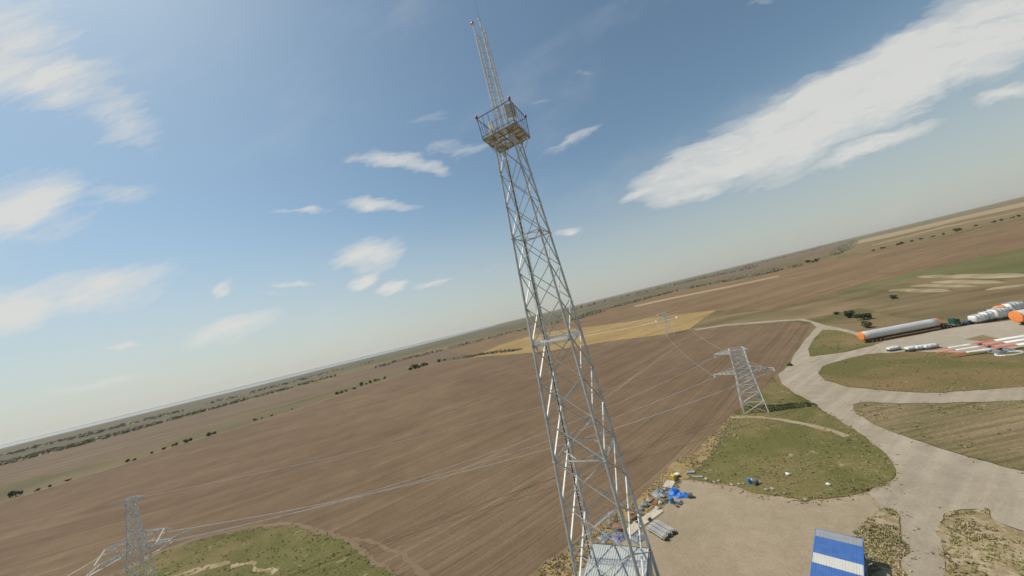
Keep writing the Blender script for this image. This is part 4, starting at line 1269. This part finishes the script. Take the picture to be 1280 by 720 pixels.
# ------------------------------------------------------------------ plants
def leafmass(rx, ry, rz_, n, s, seed, lumps=6):
    """a crown as many small leaf faces gathered in uneven clumps"""
    rnd = random.Random(seed); mb = MB()
    cl = []
    for i in range(lumps):
        a = rnd.uniform(0, 2 * PI); r = rnd.uniform(.15, .7)
        cl.append((math.cos(a) * r * rx, math.sin(a) * r * ry, rz_ * rnd.uniform(.45, 1.25), rnd.uniform(.35, .6)))
    vs, fs = [], []
    for i in range(n):
        cx, cy, cz, cr = rnd.choice(cl)
        d = Vector((rnd.gauss(0, 1), rnd.gauss(0, 1), rnd.gauss(0, 1))).normalized() * (rnd.random() ** .45)
        p = Vector((cx + d.x * rx * cr, cy + d.y * ry * cr, max(.05, cz + d.z * rz_ * cr)))
        u = Vector((rnd.gauss(0, 1), rnd.gauss(0, 1), rnd.gauss(0, .6))).normalized()
        w = u.cross(Vector((rnd.gauss(0, 1), rnd.gauss(0, 1), rnd.gauss(0, 1)))).normalized()
        ss = s * rnd.uniform(.6, 1.3)
        k = len(vs)
        vs += [p - u * ss, p + w * ss * .7, p + u * ss, p - w * ss * .6]
        fs.append((k, k + 1, k + 2, k + 3))
    return mb.add(vs, fs)
def bush(px, py, w, h, seed, label, group=None, mat='leaf_dark'):
    p = g(px, py)
    root = empty('bush', p); tag(root, label, 'bush', group)
    leafmass(w / 2, w / 2, h / 2, 900, .16 * w / 2.5, seed, 8).build('crown', mat, root)
    mb = MB()
    for i in range(4):
        a = i * 1.7 + seed
        mb.tube((0, 0, 0), (math.cos(a) * w * .2, math.sin(a) * w * .2, h * .5), .09 * w / 3, 6, .03 * w / 3)
    mb.build('trunk', 'bark', root)
bush(1064, 397.0, 5.6, 4.6, 1, 'left one of the three dark bushes above the orange tube end')
bush(1080.5, 399.5, 6.0, 4.4, 2, 'right one of the three dark bushes above the orange tube end')
bush(1084.5, 409.5, 4.4, 3.6, 3, 'lowest of the three dark bushes above the orange tube end', None, 'leaf_olive')
bush(1046, 393.5, 3.0, 2.0, 4, 'tiny dark bush left of the three bushes')
bush(1117, 373.5, 4.0, 2.6, 5, 'small lone bush in the dry pasture below the spoil ridges')
bush(987.5, 457.5, 1.8, 1.3, 6, 'small bush at the road bend left kerb, by the field corner', None, 'leaf_olive')
bush(813, 651, 0.9, .7, 7, 'small green bush beside the long tan slab', None, 'leaf_olive')

protos = []
for k in range(4):
    r_ = empty('hedge_bush', (0, 0, 0))
    leafmass(2.4, 2.0, 1.8, 260, .42, 30 + k, 5 + k).build('crown', 'leaf_dark' if k % 2 else 'leaf_olive', r_)
    mb = MB(); mb.tube((0, 0, 0), (.1, 0, 1.6), .16, 5, .06); mb.build('trunk', 'bark', r_)
    protos.append(r_)
used = set()
hedge = []
main_line = [(20, 621.5, 1.9), (47, 614, 1.0), (63, 609, .7), (85, 601.5, .8), (160, 577.8, 1.0), (168, 575.5, .9), (190, 567, .8), (205, 562, 1.0), (219, 557.5, 1.1), (233, 553, 1.5), (238, 551.2, 1.2), (261, 545, 1.5), (267, 543.2, 1.3), (319, 525.5, 1.0), (327, 523, .8), (340, 520, .8), (365, 512, .7),
             (422, 493, 1.5), (427, 491.2, 1.6), (433, 489.3, 1.0), (443, 486.5, 1.6), (452, 482, 2.0), (458, 480.2, 1.2), (463, 478.6, 1.5), (471, 476, 2.1), (481, 473.2, 1.3), (514, 462, 2.6), (519, 460.6, 3.0), (524, 459.4, 2.2), (529, 457.6, 2.6), (534, 456, 2.0), (549, 452, 2.0), (556, 450.3, 1.5)]
ordw = lambda i: ['first', 'second', 'third', 'fourth', 'fifth', 'sixth', 'seventh', 'eighth', 'ninth', 'tenth', '11th', '12th', '13th', '14th', '15th', '16th', '17th', '18th', '19th', '20th', '21st', '22nd', '23rd', '24th', '25th', '26th', '27th', '28th', '29th', '30th', '31st', '32nd', '33rd', '34th', '35th', '36th'][i]
def place_hedge(lst, lab, group):
    for i, (px, py, s) in enumerate(lst):
        k = (i * 7 + 3) % 4
        if k not in used:
            o = protos[k]; used.add(k)
        else:
            o = copy_tree(protos[k])
        p = g(px, py)
        o.location = p
        o.rotation_euler = (0, 0, i * 1.3)
        o.scale = (s * .85 * (1 + .25 * math.sin(i * 5)), s * .85, s * (.75 + .15 * math.cos(i * 3)))
        tag(o, lab % ordw(i), 'bush', group)
place_hedge(main_line, '%s bush from the left along the far edge of the big ploughed field', 'bushes along the far edge of the ploughed field')
place_hedge([(1010, 328, 3.6), (1016, 327.3, 3.2), (1021, 326.4, 3.4), (1092, 313.5, 2.0), (1104, 311, 1.8), (1123, 306.6, 2.6), (1128, 305.4, 2.4), (1140, 302.6, 1.9), (1152, 300, 1.8), (1166, 297, 1.7), (1180, 294, 1.8), (1196, 290, 3.0), (1201, 289, 2.0), (1220, 284, 1.8), (1243, 279.6, 2.0), (1252, 277.6, 1.8), (1266, 274.4, 2.0), (1274, 272.5, 1.8)],
            '%s bush from the left on the strip above the brown field, right of the tower', 'bushes on the strip above the right brown field')
for k in range(4):
    if k not in used:
        bpy.data.objects.remove(protos[k])

def belt(pts, w, h, n, s, seed, z=0):
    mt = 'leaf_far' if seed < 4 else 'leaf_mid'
    rnd = random.Random(seed)
    P = [g(*p) for p in pts]
    seg = [(a, b, (b - a).length) for a, b in zip(P[:-1], P[1:])]
    tot = sum(x[2] for x in seg)
    vs, fs = [], []
    for i in range(n):
        t = rnd.uniform(0, tot)
        for a, b, L in seg:
            if t <= L: break
            t -= L
        p = a.lerp(b, min(1, t / L))
        nn = (b - a).normalized(); nn = Vector((-nn.y, nn.x, 0))
        gap = fbm(p.x, p.y, .012, seed) + .18
        if gap < 0 and rnd.random() < .93: continue
        hh = h * (.55 + .9 * abs(fbm(p.x, p.y, .03, seed + 3)))
        p = p + nn * rnd.gauss(0, w * .4)
        for _ in range(3):
            c = p + Vector((rnd.gauss(0, s), rnd.gauss(0, s), rnd.uniform(.1, 1) * hh))
            u = Vector((rnd.gauss(0, 1), rnd.gauss(0, 1), rnd.gauss(0, .7))).normalized()
            v = u.orthogonal().normalized()
            ss = s * rnd.uniform(.5, 1.1)
            k = len(vs)
            vs += [c - u * ss, c + v * ss * .8, c + u * ss * .9, c - v * ss]
            fs.append((k, k + 1, k + 2, k + 3))
    mb = MB(); mb.add(vs, fs)
    o = mb.build('shelter_belt', mt); o['kind'] = 'stuff'
    return o
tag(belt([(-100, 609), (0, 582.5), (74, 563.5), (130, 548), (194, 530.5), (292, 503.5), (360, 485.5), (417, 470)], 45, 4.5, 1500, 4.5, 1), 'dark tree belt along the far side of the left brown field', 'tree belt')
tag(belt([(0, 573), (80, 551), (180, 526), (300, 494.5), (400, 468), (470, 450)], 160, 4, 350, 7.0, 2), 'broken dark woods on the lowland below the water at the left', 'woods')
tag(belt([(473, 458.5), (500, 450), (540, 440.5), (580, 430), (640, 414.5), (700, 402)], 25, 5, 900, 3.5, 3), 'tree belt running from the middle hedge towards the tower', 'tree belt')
tag(belt([(724, 397.5), (754, 387), (794, 376), (830, 366.5), (860, 359.5), (900, 351.5), (922, 347.5), (960, 340), (1000, 331)], 28, 6, 1400, 4.0, 4), 'dark tree belt right of the tower above the yellow stubble', 'tree belt')
tag(belt([(1038, 321), (1050, 314.5), (1060, 307), (1068, 300.8)], 30, 9, 900, 6.0, 5), 'dark tree belt climbing to the left end of the tan field', 'tree belt')
tag(belt([(700, 390), (800, 365.5), (900, 341), (1000, 315), (1066, 297), (1170, 273.5), (1280, 248.8)], 300, 12, 1500, 14, 6), 'thin line of woods on the horizon at the right', 'woods')
tag(belt([(842, 355), (880, 346.5), (920, 337.8), (945, 332)], 25, 9, 700, 6.0, 7), 'short dark wood below the horizon right of the tower', 'woods')
tag(belt([(560, 449), (620, 440.5), (650, 437)], 8, 2.5, 240, 1.6, 8), 'low scrub at the left tip of the yellow stubble', 'scrub')

# grass tufts near the tower and roads
def inside(x, y, poly):
    c = False; n = len(poly); j = n - 1
    for i in range(n):
        xi, yi = poly[i]; xj, yj = poly[j]
        if (yi > y) != (yj > y) and x < (xj - xi) * (y - yi) / (yj - yi) + xi:
            c = not c
        j = i
    return c
def tufts(polys, n, mat, label, seed, s0=.16, s1=.34, thr=-.1, zs=.09, dmax=190, xmax=140):
    rnd = random.Random(seed)
    vs, fs = [], []
    for poly in polys:
        xs = [p[0] for p in poly]; ys = [p[1] for p in poly]
        x0, x1 = max(min(xs), -110), min(max(xs), xmax); y0, y1 = max(min(ys), 25), min(max(ys), dmax)
        cnt = 0; tries = 0
        while cnt < n and tries < n * 12:
            tries += 1
            x, y = rnd.uniform(x0, x1), rnd.uniform(y0, y1)
            if rnd.random() > (65 / max(65, math.hypot(x, y))) ** 1.2: continue
            if fbm(x, y, .22, seed) + .6 * fbm(x, y, .05, seed + 4) < thr: continue
            if not inside(x, y, poly): continue
            cnt += 1
            r = rnd.uniform(s0, s1)
            hgt = r * rnd.uniform(.4, .8)
            for k in range(5):
                a = rnd.uniform(0, 2 * PI); b = rnd.uniform(.2, 1) * r
                cx, cy = x + math.cos(a) * b * .5, y + math.sin(a) * b * .5
                q = len(vs)
                t = rnd.uniform(0, PI)
                dx, dy = math.cos(t) * r * .45, math.sin(t) * r * .45
                vs += [(cx - dx, cy - dy, zs - .02), (cx + dx, cy + dy, zs - .02), (cx + math.cos(a) * r * .5 + dx * .3, cy + math.sin(a) * r * .5 + dy * .3, zs + hgt)]
                fs.append((q, q + 1, q + 2))
    mb = MB(); mb.add(vs, fs)
    o = mb.build('grass_tufts', mat); o['kind'] = 'stuff'; tag(o, label, 'grass')
tufts(POLY['grass_verge'], 700, 'tuft_green', 'green grass tufts on the verges by the pylons', 3)
tufts(POLY['grass_patch'][1:], 1500, 'tuft_dry', 'dry grass tufts on the sandy patches by the shed', 5, .14, .34, .05, .1)
tufts(POLY['grass_patch'][1:], 700, 'tuft_green', 'green weeds on the sandy patches by the shed', 9, .14, .34, .1, .1)
tufts(POLY['field_margin'][:1], 2000, 'tuft_dry', 'dry grass along the field margin by the tower', 6, .16, .38, -.2, .06)
tufts(POLY['grass_island'] + POLY['grass_strip'], 250, 'tuft_green', 'green tufts on the grass islands between the roads', 8, .2, .42, .0, .1)

def fringe(polys, per_m, mat, label, seed, zs=.095, spread=.7, far=150):
    rnd = random.Random(seed); vs, fs = [], []
    for poly in polys:
        for (x0, y0), (x1, y1) in zip(poly, poly[1:] + poly[:1]):
            d = math.hypot(x0, y0)
            if d > far or x0 > 150 or x0 < -120: continue
            L = math.hypot(x1 - x0, y1 - y0)
            n = L * per_m * min(1, 70 / d)
            n = int(n) + (rnd.random() < n % 1)
            for _ in range(n):
                t = rnd.random()
                x = x0 + (x1 - x0) * t + rnd.gauss(0, spread); y = y0 + (y1 - y0) * t + rnd.gauss(0, spread)
                if fbm(x, y, .3, seed) < -.15: continue
                r = rnd.uniform(.1, .32)
                for k in range(4):
                    a = rnd.uniform(0, 2 * PI); b = rnd.uniform(.2, 1) * r
                    cx, cy = x + math.cos(a) * b * .6, y + math.sin(a) * b * .6
                    t2 = rnd.uniform(0, PI); dx, dy = math.cos(t2) * r * .5, math.sin(t2) * r * .5
                    q = len(vs)
                    vs += [(cx - dx, cy - dy, zs - .03), (cx + dx, cy + dy, zs - .03), (cx + math.cos(a) * r * .5, cy + math.sin(a) * r * .5, zs + r * .6)]
                    fs.append((q, q + 1, q + 2))
    mb = MB(); mb.add(vs, fs)
    o = mb.build('grass_tufts', mat); o['kind'] = 'stuff'; tag(o, label, 'grass')
fringe(POLY['grass_verge'] + POLY['grass_island'] + POLY['grass_strip'], 2.2, 'tuft_green', 'ragged green weeds along the road and yard edges', 21)
fringe(POLY['grass_verge'] + POLY['grass_patch'][1:] + POLY['yard'], 1.6, 'tuft_dry', 'ragged dry weeds along the road and yard edges', 22)

# ------------------------------------------------------------------ sky, sun, haze
SUN_EL = R(58)
SHADOW_DIR = R(-22)
sd = Vector((-math.cos(SHADOW_DIR) * math.cos(SUN_EL), -math.sin(SHADOW_DIR) * math.cos(SUN_EL), math.sin(SUN_EL)))
sl = bpy.data.lights.new('sun', 'SUN')
sl.energy = 3.2
sl.angle = R(0.5)
sl.color = (1.0, 0.93, 0.82)
so = bpy.data.objects.new('sun', sl)
so.rotation_euler = sd.to_track_quat('Z', 'Y').to_euler()
col.objects.link(so)

world = bpy.data.worlds.new('World')
sc.world = world
world.use_nodes = True
nt = world.node_tree
nt.nodes.clear()
out = node(nt, 'ShaderNodeOutputWorld')
bg = node(nt, 'ShaderNodeBackground')
sky = node(nt, 'ShaderNodeTexSky', sky_type='NISHITA')
sky.sun_disc = False
sky.sun_elevation = SUN_EL
sky.sun_rotation = math.atan2(sd.x, sd.y)
sky.altitude = 50
sky.air_density = 1.0
sky.dust_density = 0.8
sky.ozone_density = 1.0
SKY_K = 0.089
hs = node(nt, 'ShaderNodeHueSaturation')
hs.inputs['Saturation'].default_value = .9
hs.inputs['Value'].default_value = 1.0
nt.links.new(sky.outputs[0], hs.inputs['Color'])
air = node(nt, 'ShaderNodeMix', data_type='RGBA', blend_type='MULTIPLY')
air.inputs[0].default_value = 1.0
nt.links.new(hs.outputs[0], air.inputs[6])
air.inputs[7].default_value = (0.95, 1.10, 1.05, 1)
tc = node(nt, 'ShaderNodeTexCoord')
sx = node(nt, 'ShaderNodeSeparateXYZ')
nt.links.new(tc.outputs['Generated'], sx.inputs[0])
def wm(op, a, b=None, clamp=False):
    n = node(nt, 'ShaderNodeMath', operation=op)
    n.use_clamp = clamp
    for i, v in enumerate((a, b)):
        if v is None: continue
        if isinstance(v, (int, float)): n.inputs[i].default_value = v
        else: nt.links.new(v, n.inputs[i])
    return n.outputs[0]
yy = wm('MAXIMUM', sx.outputs[1], 0.02)
uv = node(nt, 'ShaderNodeCombineXYZ')
nt.links.new(wm('DIVIDE', sx.outputs[0], yy), uv.inputs[0])
nt.links.new(wm('DIVIDE', sx.outputs[2], yy), uv.inputs[1])
def vmath(op, a, b):
    n = node(nt, 'ShaderNodeVectorMath', operation=op)
    for i, v in enumerate((a, b)):
        if isinstance(v, tuple): n.inputs[i].default_value = v
        else: nt.links.new(v, n.inputs[i])
    return n.outputs[0]
def wnoise(vec, scale, detail, rough, off, sx_=1, sy_=1, rot=0.0, dist=0.0, colr=False):
    mp = node(nt, 'ShaderNodeMapping'); mp.inputs['Rotation'].default_value = (0, 0, rot)
    mp2 = node(nt, 'ShaderNodeMapping'); mp2.inputs['Scale'].default_value = (sx_, sy_, 1); mp2.inputs['Location'].default_value = (off, off * .37, off * .11)
    nt.links.new(vec, mp.inputs['Vector']); nt.links.new(mp.outputs[0], mp2.inputs['Vector'])
    n = node(nt, 'ShaderNodeTexNoise')
    n.inputs['Scale'].default_value = scale; n.inputs['Detail'].default_value = detail; n.inputs['Roughness'].default_value = rough; n.inputs['Distortion'].default_value = dist
    nt.links.new(mp2.outputs[0], n.inputs['Vector'])
    return n.outputs['Color' if colr else 'Fac']
# wind-drawn warp of the cloud plane
w1 = vmath('MULTIPLY', vmath('SUBTRACT', wnoise(uv.outputs[0], 5.0, 5, .6, 2.2, .6, 1.4, R(-4), colr=True), (.5, .5, .5)), (.16, .10, 0))
w2 = vmath('MULTIPLY', vmath('SUBTRACT', wnoise(uv.outputs[0], 22.0, 5, .65, 7.2, .35, 1.5, R(-5), colr=True), (.5, .5, .5)), (.075, .040, 0))
wv = vmath('ADD', vmath('ADD', uv.outputs[0], w1), w2)
def gn(px, py):
    r = ray(px, py)
    return r.x / r.y, r.z / r.y
CL = [  # centre, half length, half width (px), tilt in the photo, strength, edge softness (inner radius)
    (885, 208, 105, 34, -27, 1.0, .55), (1005, 156, 150, 56, -28, 1.05, .45), (1120, 95, 150, 56, -30, 1.05, .45), (1230, 30, 150, 50, -28, 1.0, .4), (1235, 72, 90, 30, -26, .95, .3),
    (1090, 184, 105, 14, -19, .8, .2), (810, 243, 45, 9, -22, .8, .2), (850, 246, 60, 13, -12, .9, .3), (1262, 117, 55, 15, -12, .6, .1), (1135, 134, 34, 6, -15, .4, .1),
    (505, 206, 78, 15, 5, .95, .2), (575, 186, 60, 13, -8, .42, .0), (720, 175, 50, 9, -27, .45, .0), (676, 128, 30, 7, -4, .25, .0), (737, 95, 18, 12, 20, .28, .0), (960, 8, 30, 14, 0, .25, .0),
    (470, 256, 58, 12, 3, .9, .15), (375, 261, 50, 7, 0, .5, .0), (462, 322, 56, 24, -14, .95, .25), (452, 350, 30, 13, -28, .85, .2), (494, 359, 24, 8, -15, .8, .1), (545, 352, 28, 6, -20, .5, .0),
    (370, 352, 30, 7, -4, .75, .1), (279, 360, 18, 11, -30, .6, .1), (345, 365, 34, 5, -5, .45, .0), (285, 416, 85, 18, -15, .8, .1), (152, 434, 28, 7, -4, .6, .1), (708, 293, 24, 8, -12, .6, .1),
    (115, 362, 150, 32, -12, .95, .1), (10, 390, 100, 38, -14, .9, .1), (25, 262, 120, 52, -12, .95, .15), (130, 243, 80, 16, -4, .4, .0), (40, 95, 150, 52, 10, .75, .0), (10, 40, 120, 80, 20, .5, .0), (140, 130, 110, 46, 38, .42, .0),
    (120, 479, 110, 10, -9, .40, .0), (560, 155, 60, 14, 0, .2, .0), (610, 335, 40, 6, -20, .2, .0)]
acc = None
for (cx, cy, a, b_, tilt, st, inner) in CL:
    t = R(tilt)
    c = gn(cx, cy); p = gn(cx + a * math.cos(t), cy + a * math.sin(t)); q = gn(cx - b_ * math.sin(t), cy + b_ * math.cos(t))
    ang = math.atan2(p[1] - c[1], p[0] - c[0]); A = math.hypot(p[0] - c[0], p[1] - c[1]); B = math.hypot(q[0] - c[0], q[1] - c[1])
    mp = node(nt, 'ShaderNodeMapping', vector_type='TEXTURE')
    mp.inputs['Location'].default_value = (c[0], c[1], 0)
    mp.inputs['Rotation'].default_value = (0, 0, ang)
    mp.inputs['Scale'].default_value = (A, B, 1)
    nt.links.new(wv, mp.inputs['Vector'])
    ln_ = node(nt, 'ShaderNodeVectorMath', operation='LENGTH')
    nt.links.new(mp.outputs[0], ln_.inputs[0])
    mr = node(nt, 'ShaderNodeMapRange', interpolation_type='SMOOTHSTEP')
    mr.inputs['From Min'].default_value = 1.3
    mr.inputs['From Max'].default_value = inner
    mr.inputs['To Min'].default_value = 0
    mr.inputs['To Max'].default_value = st if st > .92 else min(1.0, st * 1.3 + .08)
    nt.links.new(ln_.outputs['Value'], mr.inputs['Value'])
    acc = mr.outputs[0] if acc is None else wm('MAXIMUM', acc, mr.outputs[0])
# wisps eat into the shapes
f1 = wnoise(wv, 6.0, 7, .62, 3.0, .42, 1.9, R(-8), .3)
f2 = wnoise(wv, 18.0, 6, .65, 9.0, .3, 1.6, R(-6), .2)
f3 = wnoise(wv, 42.0, 5, .7, 19.0, .2, 1.5, R(-8), .2)
fib = wm('ADD', wm('ADD', wm('MULTIPLY', f1, .5), wm('MULTIPLY', f2, .3)), wm('MULTIPLY', f3, .2))
er = node(nt, 'ShaderNodeMapRange', interpolation_type='SMOOTHSTEP')
er.inputs['From Min'].default_value = .34; er.inputs['From Max'].default_value = .66; er.inputs['To Min'].default_value = 0.0; er.inputs['To Max'].default_value = 1
nt.links.new(fib, er.inputs['Value'])
dens = wm('SUBTRACT', wm('MULTIPLY', acc, 1.35), wm('MULTIPLY', wm('SUBTRACT', 1.0, er.outputs[0]), .72), True)
dens = wm('MULTIPLY', dens, .88)
veil = wnoise(uv.outputs[0], 2.2, 6, .6, 4.0, .6, 1.4, R(-20))
vl = node(nt, 'ShaderNodeMapRange', interpolation_type='SMOOTHSTEP')
vl.inputs['From Min'].default_value = .52; vl.inputs['From Max'].default_value = .85; vl.inputs['To Min'].default_value = 0; vl.inputs['To Max'].default_value = .22
nt.links.new(veil, vl.inputs['Value'])
dens = wm('MAXIMUM', dens, vl.outputs[0])
front = wm('GREATER_THAN', sx.outputs[1], .03)
up = wm('GREATER_THAN', sx.outputs[2], -.002)
dens = wm('MULTIPLY', wm('MULTIPLY', dens, front), up)
# dusty band of air low over the horizon, brighter towards the sun
lowr = node(nt, 'ShaderNodeMapRange', interpolation_type='SMOOTHSTEP')
lowr.inputs['From Min'].default_value = .42; lowr.inputs['From Max'].default_value = -.05; lowr.inputs['To Min'].default_value = 0; lowr.inputs['To Max'].default_value = .85
nt.links.new(sx.outputs[2], lowr.inputs['Value'])
dustc = node(nt, 'ShaderNodeMix', data_type='RGBA')
nt.links.new(lowr.outputs[0], dustc.inputs[0])
nt.links.new(air.outputs[2], dustc.inputs[6])
sunward = node(nt, 'ShaderNodeMapRange', interpolation_type='SMOOTHSTEP')
sunward.inputs['From Min'].default_value = .6; sunward.inputs['From Max'].default_value = -.9
nt.links.new(sx.outputs[0], sunward.inputs['Value'])
dc = node(nt, 'ShaderNodeMix', data_type='RGBA')
nt.links.new(sunward.outputs[0], dc.inputs[0])
dc.inputs[6].default_value = (4.6, 4.7, 4.4, 1)
dc.inputs[7].default_value = (5.5, 5.55, 5.25, 1)
nt.links.new(dc.outputs[2], dustc.inputs[7])
cm = node(nt, 'ShaderNodeMix', data_type='RGBA')
nt.links.new(dens, cm.inputs[0])
nt.links.new(dustc.outputs[2], cm.inputs[6])
cm.inputs[7].default_value = (7.1, 7.05, 6.7, 1)
nt.links.new(cm.outputs[2], bg.inputs['Color'])
bg.inputs['Strength'].default_value = SKY_K
nt.links.new(bg.outputs[0], out.inputs['Surface'])

HAZE = 3.5e-5
if HAZE:
    hm = bpy.data.materials.new('haze')
    hm.use_nodes = True
    hn = hm.node_tree
    hn.nodes.clear()
    ho = hn.nodes.new('ShaderNodeOutputMaterial')
    pv = hn.nodes.new('ShaderNodeVolumePrincipled')
    pv.inputs['Color'].default_value = (0.90, 0.89, 0.84, 1)
    pv.inputs['Density'].default_value = HAZE
    pv.inputs['Anisotropy'].default_value = 0.2
    hn.links.new(pv.outputs[0], ho.inputs['Volume'])
    mb = MB()
    mb.box((0, 0, 47), (2 * FAR + 40, 2 * FAR + 40, 96))
    M['haze'] = hm
    tag(mb.build('haze', 'haze'), 'pale haze thinning the distance', 'haze', kind='stuff')

# ------------------------------------------------------------------ camera and settings
cam = bpy.data.cameras.new('camera')
cam.sensor_width = 36
cam.lens = 36 * F / 1280
cam.clip_start = 0.1
cam.clip_end = 100000
co = bpy.data.objects.new('camera', cam)
c = ray(640, 360)
xax = (ray(641, 360) - c).normalized()
yax = (ray(640, 359) - c).normalized()
zax = -c.normalized()
mw = Matrix((xax, yax, zax)).transposed().to_4x4()
mw.translation = Vector((0, 0, CAMZ))
co.matrix_world = mw
col.objects.link(co)
sc.camera = co
sc.view_settings.view_transform = 'Standard'
sc.view_settings.look = 'None'
sc.view_settings.gamma = 1
sc.view_settings.use_curve_mapping = False
sc.view_settings.exposure = 0.18
try:
    sc.cycles.volume_bounces = 1
    sc.cycles.filter_width = 1.6
    sc.cycles.max_bounces = 6
except Exception:
    pass
